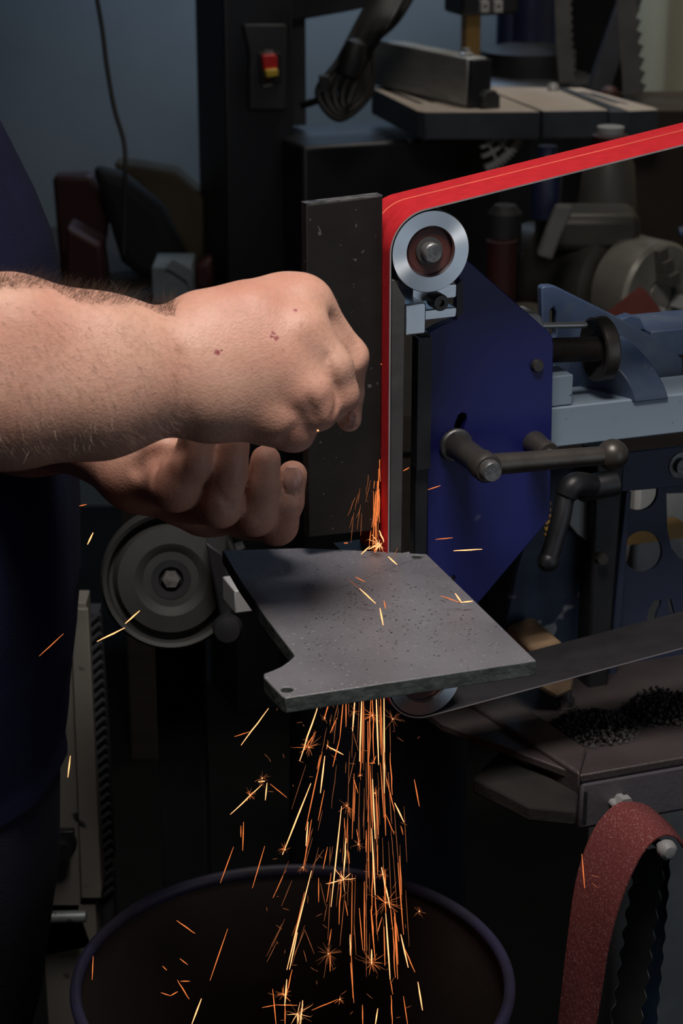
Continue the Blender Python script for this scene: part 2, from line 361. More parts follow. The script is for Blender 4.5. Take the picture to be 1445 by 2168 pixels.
# blue side plate with a curved slot
W = .055
slot = outline([(958, 930), (962, 900), (970, 880), (978, 874), (986, 877), (988, 886), (984, 900), (978, 925), (974, 945), (962, 945)], W)
slot2 = outline([(948, 1240), (953, 1222), (960, 1218), (965, 1224), (962, 1240), (955, 1250)], W)
bm = B(); prism(bm, outline([(904, 1285), (904, 705), (930, 690), (966, 676), (972, 600), (968, 556), (990, 552), (1000, 560), (1160, 702), (1168, 713), (1171, 728), (1164, 1086), (1160, 1102), (1150, 1114), (1020, 1268), (1012, 1276), (998, 1282)], W), W, W + .008, holes=[slot, slot2])
obj('side_plate', bm, BLUE, gr, bevel=.0006)
obj('slot_backing', box2(B(), V(P(915, 960, .064)), V(P(1010, 860, .064)) + V((0, .004, 0))), BLACK, gr)
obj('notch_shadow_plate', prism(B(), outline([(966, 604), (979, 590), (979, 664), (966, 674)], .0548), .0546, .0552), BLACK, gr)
# bolts and knob on the side plate
obj('pivot_bolt', lathe(B(), [(0, -.0035), (.0036, -.0035), (.0044, -.002), (.0044, .012), (0, .012)], P(1135, 773, W), (0, 1, 0), 32), DARKIRON, gr)
a = P(1130, 938, W); kb = obj('clamp_knob', lathe(B(), [(0, -.024), (.0068, -.024), (.0074, -.0225), (.0074, -.008), (.0085, -.002), (.0085, 0), (0, 0)], a, (0, 1, 0), 40), DARKIRON, gr)
sub('knob_stud', lathe(B(), [(0, -.028), (.0030, -.028), (.0034, -.0265), (.0034, -.02), (0, -.02)], a, (0, 1, 0), 28), MIDSTEEL, kb)
# clamp lever
a = P(962, 940, W); tip = P(1020, 983, W - .052)
hub = obj('lever_washer', lathe(B(), [(.004, 0), (.0104, 0), (.0114, -.001), (.0114, -.004), (.0104, -.005), (.004, -.005)], a, (0, 1, 0), 48, caps=False), MIDSTEEL, gr)
hub['label'] = 'bright flange washer behind the lever'
lv = obj('clamp_lever', lathe(B(), [(0, .0), (.0078, .0), (.0090, -.006), (.0086, -.040), (.0098, -.044), (.0098, -.054), (.0086, -.056), (0, -.056)], a, (0, 1, 0), 48), DARKIRON, gr)
cen = V((a.x, a.y - .047, a.z)); sub('lever_bolt', lathe(B(), [(0, -.0625), (.0060, -.0625), (.0070, -.061), (.0070, -.052), (0, -.052)], a, (0, 1, 0), 36), MIDSTEEL, lv)
bl = P(1296, 963, cen.y); dirn = (bl - cen).normalized()
sub('lever_arm', lathe(B(), [(.0072, .004), (.0068, .030), (.0065, .055), (.0064, .078), (.0062, (bl - cen).length - .008), (.006, (bl - cen).length - .004)], cen, bl - cen, 36), DARKIRON, lv)
sub('lever_ball', ball(B(), bl, .0106, 36), DARKIRON, lv)
# work rest
TZ = G0.z
top = [(903, 1173), (1135, 1399), (604, 1478), (597, 1474), (558, 1434), (558, 1426), (575, 1420), (595, 1411), (612, 1399), (622, 1389), (621, 1384), (560, 1304), (505, 1225), (470, 1165), (640, 1160), (782, 1166)]
tp = [G.onz(x, y, TZ) for x, y in top]; tp = [(p.x, p.y) for p in tp]
def hole(px, py, r): c = G.onz(px, py, TZ); return circ((c.x, c.y), r, 20)
bm = B(); prism(bm, tp, 0, -.0092, holes=[hole(607, 1460, .0034), hole(882, 1179, .0032)], conv=lambda u, v, w: V((u, v, w)))
bm.normal_update()
for f in bm.faces: f.material_index = 0 if abs(f.normal.z) > .7 else 1
rest = obj('work_rest', bm, [STEELTABLE, TABLEEDGE], gr, bevel=.0006)
c = G.onz(607, 1460, TZ); sub('screw_hole', lathe(B(), [(0, -.0060), (.0034, -.0060), (.0034, -.009), (0, -.009)], (c.x, c.y, 0), (0, 0, 1), 20), BLACK, rest)
c = G.onz(882, 1179, TZ); sub('screw_hole', lathe(B(), [(0, -.0030), (.0032, -.0030), (.0032, -.009), (0, -.009)], (c.x, c.y, 0), (0, 0, 1), 20), BLACK, rest)
# grit crumbs left on the rest
bm = B(); mn = [min(p[i] for p in tp) for i in (0, 1)]; mx = [max(p[i] for p in tp) for i in (0, 1)]
for k in range(420):
    px = rnd.uniform(640, 1060); py = rnd.gauss(1300, 60)
    if not (1190 < py < 1420) or px > 880 + (py - 1172) * .95 or px < 520 + (py - 1225) * .62: continue
    c = G.onz(px, py, TZ); r = rnd.uniform(.00018, .0005)
    bmesh.ops.create_icosphere(bm, subdivisions=1, radius=r, matrix=Matrix.Translation((c.x, c.y, r * .6)) @ Matrix.Diagonal((rnd.uniform(.8, 2), 1, .7, 1)))
s = sub('grinding_grit', bm, MIDSTEEL, rest); s['kind'] = 'stuff'
# arm under the rest
obj('rest_arm', box2(B(), (-.02, -.075, -.034), (.018, .054, -.0092)), BLACK, gr, bevel=.001)
# grey square tool arm and what sits on it
w0 = .070; a = uv(1150, 866, w0); b = uv(1150, 951, w0)
obj('tool_arm', box2(B(), (uv(1000, 900, w0)[0], w0, b[1]), (.75, w0 + .042, a[1])), GREYPAINT, gr, bevel=.0012)
obj('arm_block', box2(B(), (uv(1140, 830, w0 + .001)[0], w0 + .001, a[1] + .0004), (uv(1212, 830, w0 + .001)[0], w0 + .028, uv(1212, 794, w0)[1])), GREYPAINT, gr, bevel=.001)
obj('arm_cap', prism(B(), outline([(1090, 662), (1140, 665), (1146, 672), (1165, 735), (1150, 760), (1090, 760)], .066), .066, .09), PALEGREY, gr, bevel=.001)
obj('guide_rod', cyl(B(), P(1120, 690, .085), P(1240, 688, .085), .0022, 16), CHROME, gr)
wr = .082; a = P(1150, 742, wr); b = P(1283, 738, wr)
bm = B(); prof = [(0, 0)]; Lr = (b - a).length; k = 0; h = 0
while h < Lr: prof += [(.0086, h), (.0078, h + .00075)]; h += .0015
prof += [(.0078, Lr), (0, Lr)]; lathe(bm, prof, a, b - a, 36, caps=False); obj('adjusting_screw', bm, DARKIRON, gr, sharp=20)
a = P(1262, 739, wr); obj('adjusting_wheel', lathe(B(), [(.0, .0015), (.012, .0015), (.0135, .0), (.0205, -.003), (.0222, -.002), (.0226, .000), (.0226, .0065), (.0215, .0078), (.006, .0078), (0, .0078)], a, (1, 0, 0), 56), DARKIRON, gr)
# worn blue casting
wc = .12
bm = B(); prism(bm, outline([(1146, 612), (1150, 606), (1168, 605), (1182, 609), (1300, 668), (1380, 712), (1445, 760), (1445, 842), (1300, 838), (1175, 800), (1150, 760)], wc), wc, wc + .008, holes=[outline([(1164, 660), (1172, 652), (1177, 662), (1177, 710), (1170, 718), (1163, 708)], wc)])
cst = obj('blue_casting', bm, CASTBLUE, gr, bevel=.0012)
c = P(1318, 868, w0 + .042); 
rr = .048
cc = (uv(1318, 842, w0)[0], w0 + .0395)
bm = B(); prof = []
e0 = uv(1340, 842, w0)[0]; e1 = uv(1418, 842, w0 - .004)[0]; zb = uv(1418, 842, w0)[1]
hh = uv(1400, 702, wc)[1] - zb
for i in range(13):
    t = i / 12; prof.append((e0 + (e1 - e0) * math.sin(t * math.pi / 2), zb + hh * math.cos(t * math.pi / 2)))
pts = [(e0 - .02, zb), (e0 - .02, zb + hh)] + prof
# curved skirt: quarter cylinder rising toward the back
bm = B()
for x0, x1 in ((e0 - .03, e1),):
    ringa = []; ringb = []
    for i in range(15):
        t = i / 14 * math.pi / 2; wv = wc + .01 - (wc + .01 - (w0 - .002)) * math.sin(t); zz = zb + hh * math.cos(t)
        ringa.append(bm.verts.new((x0 + .03 * math.sin(t) , wv, zz))); ringb.append(bm.verts.new((x1 - .010 * math.cos(t), wv, zz)))
    for i in range(14): bm.faces.new((ringa[i], ringa[i + 1], ringb[i + 1], ringb[i]))
    ba = bm.verts.new((x0, wc + .01, zb)); bb = bm.verts.new((x1, wc + .01, zb))
    bm.faces.new(ringb + [bb]); bm.faces.new(ringa + [ba]); bm.faces.new((ringa[0], ringb[0], bb, ba)); bm.faces.new((ringa[-1], ringb[-1], bb, ba))
sub('casting_skirt', bm, CASTBLUE, cst, sharp=30, bevel=.0008)
sub('casting_slab', box2(B(), P(1375, 760, wc + .01), (.42, wc + .06, uv(1400, 700, wc + .01)[1])), CASTBLUE, cst, bevel=.001)
sub('casting_lug', prism(B(), outline([(1300, 700), (1312, 676), (1335, 668), (1355, 674), (1366, 700)], wc + .02), wc + .02, wc + .03), CASTBLUE, cst, bevel=.001)
# second, hanging clamp lever
wl = .085; hb = P(1258, 1030, wl)
l2 = obj('hanging_lever', lathe(B(), [(0, -.012), (.0085, -.012), (.0095, -.010), (.0095, .016), (0, .016)], hb, (1, 0, .05), 36), BLACK, gr)
el = P(1205, 1035, wl - .008); bl = P(1160, 1188, wl - .018)
sub('lever_arm', tube(B(), spline([hb, el + V((.004, 0, .003)), el + V((-.003, 0, -.006)), el.lerp(bl, .4), bl], 6), [.0085] * 12 + [.0068] * 13, 20), BLACK, l2)
sub('lever_ball', ball(B(), bl, .0078, 24), BLACK, l2)
# grey bar on the far side, and the pedestal that carries it all
w0 = .16; obj('spine_tube', box2(B(), (uv(497, 1290, w0)[0], w0, uv(497, 1300, w0)[1]), (uv(960, 1290, w0)[0], w0 + .03, uv(497, 1251, w0)[1])), PALEGREY, gr, bevel=.001)
pc = G.at(800, 1600, 1.62)
fl = -G0.z
obj('pedestal', lathe(B(), [(.16, fl), (.16, fl + .02), (.10, fl + .05), (.075, fl + .5), (.070, uv(800, 1480, pc.y)[1]), (.078, uv(800, 1470, pc.y)[1] + .02), (.078, uv(800, 1300, w0)[1] - .01), (0, uv(800, 1300, w0)[1] - .01)], (pc.x, pc.y, 0), (0, 0, 1), 56), PEDESTAL, gr)

# ------------------------------------------------------------------ bandsaw behind
BS = Frame(at_d(640, 300, 3.15), R(20)); bs = thing('bandsaw', 'black upright bandsaw with red and yellow paddle switch and tilted iron table', 'bandsaw', BS)
def bo(pts, w): return [BS.uv(x, y, w) for x, y in pts]
bw = BS.uv(640, 300, 0)
x0, x1 = BS.uv(640, 300, 0)[0], BS.uv(1062, 300, 0)[0]
obj('wheel_housing', box2(B(), (x0, 0, -BS.o.z), (x1, .19, 0)), MACHBLACK, bs, bevel=.006)
cwb = .10
c0, cR = BS.uv(478, 300, cwb)[0], BS.uv(622, 300, cwb)[0]; ct = BS.uv(560, -140, cwb)[1]
col = obj('column', box2(B(), (c0, cwb, -BS.o.z), (cR, cwb + .16, ct)), MACHBLACK, bs, bevel=.004)
obj('column_lit_side', box2(B(), (cR - .003, cwb + .045, 0), (BS.uv(646, 200, cwb + .05)[0], cwb + .13, ct - .02)), MACHGREY, bs, bevel=.002)  # side face of the column, its lighter shading put into a paler grey
ag = cwb + .01
obj('upper_arm', prism(B(), bo([(600, -150), (600, 46), (646, 41), (740, 24), (830, 4), (900, -20), (1000, -25), (1080, -30), (1080, -150)], ag), ag, ag + .12), MACHBLACK, bs, bevel=.003)
sw = obj('switch_box', prism(B(), bo([(516, 52), (606, 52), (606, 232), (528, 232), (528, 110)], cwb - .012), cwb - .012, cwb + .001), MACHGREY, bs, bevel=.002)
sub('switch_bezel', prism(B(), bo([(547, 112), (594, 112), (596, 176), (549, 178)], cwb - .016), cwb - .016, cwb - .010), BLACK, sw, bevel=.001)
s = sub('switch_paddle', prism(B(), bo([(556, 117), (583, 115), (587, 121), (588, 146), (558, 149)], cwb - .024), cwb - .024, cwb - .014), REDP, sw, bevel=.002); s['label'] = 'red upper half of the switch'
s = sub('switch_key', prism(B(), bo([(562, 148), (588, 145), (590, 161), (565, 165)], cwb - .029), cwb - .029, cwb - .015), YELP, sw, bevel=.002); s['label'] = 'yellow safety key'
sub('switch_foot', prism(B(), bo([(560, 165), (573, 164), (574, 172), (561, 173)], cwb - .020), cwb - .020, cwb - .014), DKRED, sw)
def text(body, px, py, w, size, m, parent, frame):
    cu = bpy.data.curves.new('print', 'FONT'); cu.body = body; cu.size = size; cu.align_x = 'CENTER'; cu.extrude = .0003
    t = bpy.data.objects.new('print', cu); dg = bpy.context.evaluated_depsgraph_get(); COL.objects.link(t); dg.update()
    me = bpy.data.meshes.new_from_object(t.evaluated_get(dg)); bpy.data.objects.remove(t)
    me.transform(Matrix.Translation(frame.pt(px, py, w)) @ Matrix.Rotation(R(90), 4, 'X')); me.materials.append(m)
    o = bpy.data.objects.new('switch_print', me); COL.objects.link(o); o.parent = parent; return o
text('ON', 568, 114, cwb - .0165, .0085, WHITEP, sw, BS); text('OFF', 567, 183, cwb - .0125, .0085, WHITEP, sw, BS)
# table of the bandsaw, with slots, mitre groove and fence
TH = .042
Zt = at_d(1100, 232, 3.10).z
def tz(x, y): return on_z(x, y, Zt)
def tslab(name, pts, m2=(CASTTOP, CASTSIDE), th=TH, parent=bs, holes=()):
    bm = B(); L = [BS.I @ tz(*p) for p in pts]; H = [[((BS.I @ tz(*p)).x, (BS.I @ tz(*p)).y) for p in h] for h in holes]
    z = L[0].z; prism(bm, [(p.x, p.y) for p in L], z, z - th, holes=H, conv=lambda u, v, w: V((u, v, w))); bm.normal_update()
    for f in bm.faces: f.material_index = 0 if abs(f.normal.z) > .7 else 1
    return obj(name, bm, list(m2), parent, bevel=.0015)
def slit(x0, y0, x1, y1, wd=7): return [(x0 - wd * .6, y0), (x0 + wd * .6, y0), (x1 + wd * .6, y1), (x1 - wd * .6, y1)]
tslab('saw_table', [(786, 186), (800, 183), (985, 178), (1010, 183), (1143, 236), (900, 237), (884, 235)],
      holes=[slit(812, 188, 893, 219, 9), slit(846, 191, 920, 217, 9)])
tslab('saw_table', [(1012, 182), (1180, 186), (1290, 229), (1296, 233), (1150, 235)], th=TH)
tslab('saw_table', [(1196, 186), (1232, 186), (1385, 228), (1394, 232), (1326, 235)], holes=[slit(1226, 193, 1308, 219, 8), slit(1248, 196, 1328, 220, 8)])
g0 = BS.I @ tz(1190, 189); g1 = BS.I @ tz(1310, 233)
tslab('mitre_groove', [(1170, 186), (1200, 186), (1332, 235), (1290, 235)], m2=(CASTSIDE, CASTSIDE), th=.03)
for o in (bs.children[-1],): o.location.z -= .008
obj('table_trunnion', box2(B(), BS.I @ tz(1000, 200) + V((-.02, -.02, -.15)), BS.I @ tz(1090, 200) + V((.03, .06, -TH))), BLACK, bs)
# fence
fz = .075
def tf(px, py, z=0): p = BS.I @ tz(px, py); return p + V((0, 0, z))
A = tf(786, 181); Bp = tf(986, 229); C = tf(1028, 226); D = tf(826, 180)
bm = B(); lo = [bm.verts.new(p + V((0, 0, .002))) for p in (A, Bp, C, D)]; hi = [bm.verts.new(p + V((0, 0, fz))) for p in (A, Bp, C, D)]
bm.faces.new(lo); bm.faces.new(hi)
for i in range(4): bm.faces.new((lo[i], lo[(i + 1) % 4], hi[(i + 1) % 4], hi[i]))
fn = obj('rip_fence', bm, FENCE, bs, bevel=.002)
ux = (C - Bp).normalized(); fy = (Bp - A).normalized()
bm = B(); prism(bm, [(0, .002), (.036, .002), (.036, fz - .002), (.004, fz - .002)], -.0, .010, conv=lambda u, v, w: Bp + ux * u + fy * w + V((0, 0, v)))
sub('fence_end_cap', bm, BLACK, fn, bevel=.001)
bm = B(); prism(bm, [(.014, -.052), (.044, -.052), (.044, .018), (.036, .028), (.022, .028), (.014, .020)], .008, .024, conv=lambda u, v, w: Bp + ux * u + fy * w + V((0, 0, v)))
sub('fence_clamp', bm, MACHGREY, fn, bevel=.002)
sub('fence_screw', lathe(B(), [(0, 0), (.011, 0), (.011, .004), (.006, .006), (.006, .011), (0, .011)], (Bp + C) / 2 - fy * .03 + V((0, 0, fz)), (0, 0, 1), 20), CHROME, fn)
obj('mitre_stop', lathe(B(), [(0, 0), (.010, 0), (.010, .006), (.006, .012), (0, .012)], tf(1170, 192), (0, 0, 1), 16), CHROME, bs)
# blade guard and guide post
gp = tf(1030, 186); 
obj('guide_post', box2(B(), gp + V((-.012, .06, -.01)), gp + V((.014, .085, .30))), BRASS, bs, bevel=.002)
gg = BS.at(1034, 14, 3.30)
hd = obj('guide_block', box2(B(), gg + V((-.055, -.02, -.012)), gg + V((.045, .06, .10))), MACHBLACK, bs, bevel=.006)
for px in (1024, 1052):
    q = BS.at(px, 13, 3.27); sub('guide_nut', prism(B(), [(q.x - .007, q.z - .009), (q.x + .007, q.z - .009), (q.x + .007, q.z + .009), (q.x - .007, q.z + .009)], q.y - .006, q.y + .006, holes=[circ((q.x, q.z), .003, 12)]), PALEGREY, hd)
# cast degree quadrant under the table
q = BS.at(1030, 240, 3.12); 
bm = B()
cq = V((BS.at(1010, 250, 3.10)))
def ringseg(bm, c, ra, rb, a0, a1, y0, y1, n=20):
    pts = arc(c, rb, a0, a1, n) + arc(c, ra, a1, a0, n); prism(bm, pts, y0, y1); return bm
cc = (cq.x, cq.z)
bm = B(); ringseg(bm, cc, .075, .082, -78, 0, cq.y, cq.y + .008); ringseg(bm, cc, .058, .063, -80, 0, cq.y, cq.y + .008); ringseg(bm, cc, .044, .048, -80, 0, cq.y, cq.y + .008)
for a in range(-76, 0, 5): ringseg(bm, cc, .0815, .0870, a, a + 2.6, cq.y, cq.y + .008, 2)
for a in (-64, -46, -28, -10): ringseg(bm, cc, .030, .0755, a, a + 3 , cq.y + .001, cq.y + .007, 2)
obj('tilt_quadrant', bm, PALEGREY, bs)

# ------------------------------------------------------------------ things hung on and around the bandsaw
hang = at_d(765, 20, 3.0)
bm = B(); pts = []
for i in range(9):
    a = at_d(795 + 8 * i, -20, 3.0); b_ = at_d(757 + i * 8, 50, 3.0 - .006 * i)
    lw = 672 + 9 * i + 5 * (i % 2); rw = 782 - 4 * i
    lp = spline([a, b_, at_d(716 + i * 7, 128, 2.98 + .004 * (i % 3)), at_d(lw, 195, 2.97 + .005 * (i % 2)), at_d((lw + rw) / 2 - 10, 252 - 4 * i - 7 * (i % 2), 2.97), at_d(rw, 200 - 5 * i, 2.99), at_d(rw + 2, 120, 3.0), at_d(786 + i * 6, 50, 3.01), at_d(830 + 6 * i, -20, 3.02)], 8)
    tube(bm, lp, .0048, 8)
tube(bm, spline([at_d(640, 222, 3.0), at_d(665, 215, 2.98), at_d(700, 200, 2.97)], 6), .0055, 8)
cb = tag(obj('coiled_cord', bm, RUBBER, None, origin=hang), 'bunch of coiled black power cords hanging beside the bandsaw column', 'cord')
bm = B(); lathe(bm, [(.004, 0), (.018, .002), (.02, .03), (.014, .05), (.004, .055)], at_d(735, 160, 2.98), (.3, 0, 1), 20)
bm2 = B(); box(bm2, at_d(686, 178, 2.97), (.016, .016, .026)); 
tag(obj('cord_plug', bm2, RUBBER, None, bevel=.002, origin=at_d(686, 178, 2.97)), 'small black plug among the hanging cords', 'plug')
tag(obj('cord_sleeve', bm, RUBBER, None, origin=at_d(735, 160, 2.98)), 'thick black sleeve on the bunch of cords', 'cord')
bm = B(); tube(bm, spline([at_d(200, -30, 2.7), at_d(216, 60, 2.7), at_d(226, 140, 2.7), at_d(242, 230, 2.7), at_d(262, 300, 2.7), at_d(265, 360, 2.7), at_d(263, 450, 2.72), at_d(262, 540, 2.74)], 8), .0032, 10)
tag(obj('hanging_cable', bm, RUBBER, None, origin=at_d(200, -30, 2.7)), 'single black cable hanging in front of the blue wall', 'cable')
# drill press style base behind the bandsaw table and blue columns
p = at_d(1115, 178, 3.62); o = thing('drill_press', 'black and blue machine column standing behind the bandsaw table', 'machine', None, (p.x, p.y, 0))
obj('base', lathe(B(), [(.12, p.z - .012), (.12, p.z + .010), (.112, p.z + .016), (.085, p.z + .02), (.085, p.z + .06), (.04, p.z + .07)], (p.x, p.y, 0), (0, 0, 1), 40), BLACK, o)
q = at_d(1060, 100, 3.85); q2 = at_d(1325, 100, 3.85)
obj('added_dark_panel', box2(B(), (q.x, q.y, 0), (q2.x, q.y + .02, 2.0)), MATTE, o)  # black sheet added to darken the view behind the saw table
obj('stand', box2(B(), (p.x - .14, p.y - .10, 0), (p.x + .14, p.y + .16, p.z - .012)), BLACK, o, bevel=.004)
for px, r in ((1075, .022), (1122, .040), (1165, .018)):
    q = at_d(px, 100, 3.66); obj('column', cyl(B(), (q.x, q.y, p.z + .01), (q.x, q.y, p.z + .42), r, 24), DKBLUE, o)
# diagonal navy bar, and blades hanging on the wall
a = at_d(1345, -40, 3.4); b = at_d(1262, 200, 3.4)
bm = B(); d = (b - a); s_ = V((1, 0, 0)) * .028; t_ = V((0, .02, 0))
tube(bm, [a, b], .026, 4); single('navy_strut', bm, mat('dim_navy', (.005, .006, .016), .6), 'dark navy strut leaning at a slant before the tan wall', 'strut', bevel=.002)
def blade_strip(name, pts, width, th, tooth, pitch, m, label, group=None, face=V((0, 1, 0)), edge=None, both=False, lined=0):
    """flat band with a wavy toothed edge; pts run down its spine"""
    sp = spline(pts, 26); bm = B(); rows = []
    ln = 0
    for i, q in enumerate(sp):
        t = (sp[min(i + 1, len(sp) - 1)] - sp[max(i - 1, 0)]).normalized(); sd = t.cross(face).normalized(); n_ = sd.cross(t)
        if i: ln += (q - sp[i - 1]).length
        tt = tooth * (math.sin(ln / pitch * 2 * math.pi) + (0 if lined else .4) * math.sin(ln / pitch * 4 * math.pi)); tl = tt if both else 0
        rows.append([bm.verts.new(q + sd * (width / 2 + tt) + n_ * th), bm.verts.new(q + sd * (width / 2 + tt) - n_ * th), bm.verts.new(q - sd * (width / 2 + tl) - n_ * th), bm.verts.new(q - sd * (width / 2 + tl) + n_ * th)])
    for a_, b_ in zip(rows, rows[1:]):
        for k in range(4): f = bm.faces.new((a_[k], a_[(k + 1) % 4], b_[(k + 1) % 4], b_[k])); f.material_index = 1 if (edge and (k == 0 or (both and k == 2))) else 0
    bm.faces.new(rows[0]); bm.faces.new(rows[-1])
    path_ = [(r_[0 if lined > 0 else 3].co + r_[1 if lined > 0 else 2].co) / 2 for r_ in rows] if lined else None
    o = obj(name, bm, [m, edge or m], None, origin=pts[0])
    if lined:
        be = B(); tube(be, [q - V(pts[0]) for q in path_], .00042, 6); s_ = obj('cutting_edge', be, edge, o); s_['label'] = 'bright cutting edge'
    tag(o, label, 'saw blade', group); return o
blade_strip('saw_blade', [at_d(1325, -40, 3.3), at_d(1330, 60, 3.3), at_d(1336, 130, 3.3), at_d(1340, 200, 3.3)], .034, .001, .0035, .021, BLADE, 'dark toothed saw blade hanging against the tan wall')
blade_strip('saw_blade', [at_d(1190, -40, 3.5), at_d(1192, 40, 3.5), at_d(1195, 110, 3.5), at_d(1200, 175, 3.5)], .028, .001, .002, .015, BLADE, 'thin toothed saw blade hanging behind the black machine column')
# boxes on the right under the tan wall
p = on_y(1420, 300, 3.0); z = on_y(1420, 232, 3.0).z
bn = at_d(1260, 706, 2.75)
wb = thing('workbench', 'dark wooden workbench behind the grinder carrying the lathe', 'bench', None, (.45, 3.0, 0))
bz = bn.z
obj('bench_top', box2(B(), (.02, 2.3, bz - .05), (.75, 2.98, bz)), WOODBENCH, wb, bevel=.003)
for x in (.06, .70):
    for y in (2.34, 2.93): obj('leg', box2(B(), (x - .03, y - .03, 0), (x + .03, y + .03, bz - .05)), WOODBENCH, wb)
q0 = at_d(1345, 215, 3.22); q1 = at_d(1500, 240, 3.22)
bm = B(); prism(bm, [(q0.x, q0.y), (.70, q0.y), (.68, q0.y + .2), (q0.x, q0.y + .2)], 0, on_y(1400, 232, q0.y).z, conv=lambda u, v, w: V((u, v, w)))
single('wooden_cabinet', bm, mat('dark_brown_crate', (.035, .026, .018), .8, scale=7), 'dark brown cabinet under the tan wall at the right edge', 'cabinet', bevel=.003)
p = at_d(1350, 205, 2.95); zt = on_y(1400, 232, q0.y).z
single('red_ball', ball(B(), (p.x, q0.y + .05, zt + .015), .016, 20), DKRED, 'small dull red ball lying on top of the brown cabinet', 'ball')
# bottle with red cap
p = at_d(1283, 470, 2.90); pb = V((p.x, p.y, bz))
bo_ = thing('squeeze_bottle', 'grey white bottle with a red collar on the bench behind the belt', 'bottle', None, pb)
k = 1 / 4300 * 2.62
zz = lambda y: on_y(1283, y, pb.y).z
obj('bottle_body', lathe(B(), [(.042, bz), (.043, bz + .01), (.042, zz(430)), (.036, zz(350)), (.026, zz(320)), (.022, zz(300))], (pb.x, pb.y, 0), (0, 0, 1), 36), BOTTLE, bo_)
obj('collar', lathe(B(), [(.023, zz(306)), (.026, zz(304)), (.026, zz(286)), (.020, zz(282))], (pb.x, pb.y, 0), (0, 0, 1), 28), DKRED, bo_)
obj('cap', lathe(B(), [(.019, zz(284)), (.019, zz(268)), (0, zz(266))], (pb.x, pb.y, 0), (0, 0, 1), 28), PALEGREY, bo_)
single('rag', prism(B(), [(at_d(x, y, 2.5).x, at_d(x, y, 2.5).z) for x, y in ((1176, 432), (1214, 436), (1190, 500), (1172, 560), (1138, 548), (1156, 490))], at_d(1176, 480, 2.5).y, at_d(1176, 480, 2.5).y + .02), mat('grey_rag', (.14, .14, .135), .9), 'pale strip of cloth hanging behind the red belt', 'cloth', bevel=.004)
p = at_d(1155, 410, 2.55)
single('dark_flask', lathe(B(), [(.0, p.z - .03), (.019, p.z - .03), (.020, p.z + .03), (.012, p.z + .045), (.012, p.z + .06), (0, p.z + .06)], (p.x, p.y, 0), (0, 0, 1), 24), DKBLUE, 'dark blue flask standing above the pale cloth strip', 'flask')
p = at_d(1068, 470, 2.6)
single('grey_canister', lathe(B(), [(0, p.z - .03), (.022, p.z - .03), (.022, p.z + .012), (.014, p.z + .022), (0, p.z + .022)], (p.x, p.y, 0), (0, 0, 1), 24), mat('dim_canister', (.016, .016, .018), .6), 'small dark grey canister right of the bandsaw housing', 'canister')
p = at_d(1060, 590, 2.6)
single('red_can', lathe(B(), [(0, bz), (.020, bz), (.020, p.z + .05), (0, p.z + .05)], (p.x, p.y, 0), (0, 0, 1), 24), DKRED, 'dull red can in the dark behind the blue plate', 'can')
p = at_d(1115, 590, 2.45)
single('brown_sack', ball(B(), (p.x, p.y, bz + .055), .055, 24, (1, .8, 1)), mat('dim_sack', (.06, .05, .035), .9, bump=.5), 'dim brown sack on the bench behind the blue plate', 'sack')

# ------------------------------------------------------------------ lathe chuck on the bench
LF = at_d(1400, 628, 2.62); ax = V((.62, -.75, .0)).normalized()
lt = thing('metal_lathe', 'grey lathe headstock with a bright round jaw chuck on the bench', 'lathe', None, (LF.x, LF.y, bz))
zc = LF.z
rc = .071
ch = obj('chuck', lathe(B(), [(0, -.001), (.020, -.001), (.024, -.012), (.026, 0), (rc * .93, 0), (rc, -.005), (rc, -.055), (rc * .97, -.06), (rc * .8, -.062), (0, -.062)], LF, ax, 72), CHUCK, lt, origin=LF)
_, bx, by = basis(ax)
for k in range(3):
    a = R(100 + 120 * k); rd = bx * math.cos(a) + by * math.sin(a); sd = ax.cross(rd)
    bm = B()
    for r0, r1_, h in ((.020, .036, .026), (.036, .052, .017), (.052, .066, .009)):
        vs = [bm.verts.new(LF + rd * r + sd * s + ax * hh) for r, s, hh in ((r0, -.009, 0), (r1_, -.009, 0), (r1_, .009, 0), (r0, .009, 0), (r0, -.009, h), (r1_, -.009, h), (r1_, .009, h), (r0, .009, h))]
        for f in ((0, 1, 2, 3), (4, 5, 6, 7), (0, 1, 5, 4), (1, 2, 6, 5), (2, 3, 7, 6), (3, 0, 4, 7)): bm.faces.new([vs[i] for i in f])
    sub('jaw', bm, PALEGREY if k else BOTTLE, ch, bevel=.001)
hb_ = LF - ax * .066
obj('headstock', lathe(B(), [(.060, .0), (.078, -.01), (.080, -.02), (.078, -.12), (0, -.12)], hb_, ax, 48), CHUCKBODY, lt)
bm = B(); c = hb_ - ax * .07; box(bm, (c.x - .01, c.y, (bz + c.z) / 2), (.12, .12, c.z - bz)); obj('headstock_base', bm, CHUCKBODY, lt, bevel=.006)
bm = B(); c = hb_ - ax * .03 + V((-.03, 0, .075)); box(bm, c, (.13, .09, .05)); obj('gear_cover', bm, CHUCKBODY, lt, bevel=.012)
bm = B(); c = hb_ - ax * .13; lathe(bm, [(0, 0), (.05, 0), (.058, -.01), (.058, -.05), (0, -.05)], c, ax, 40); obj('pulley_cover', bm, BLACK, lt)
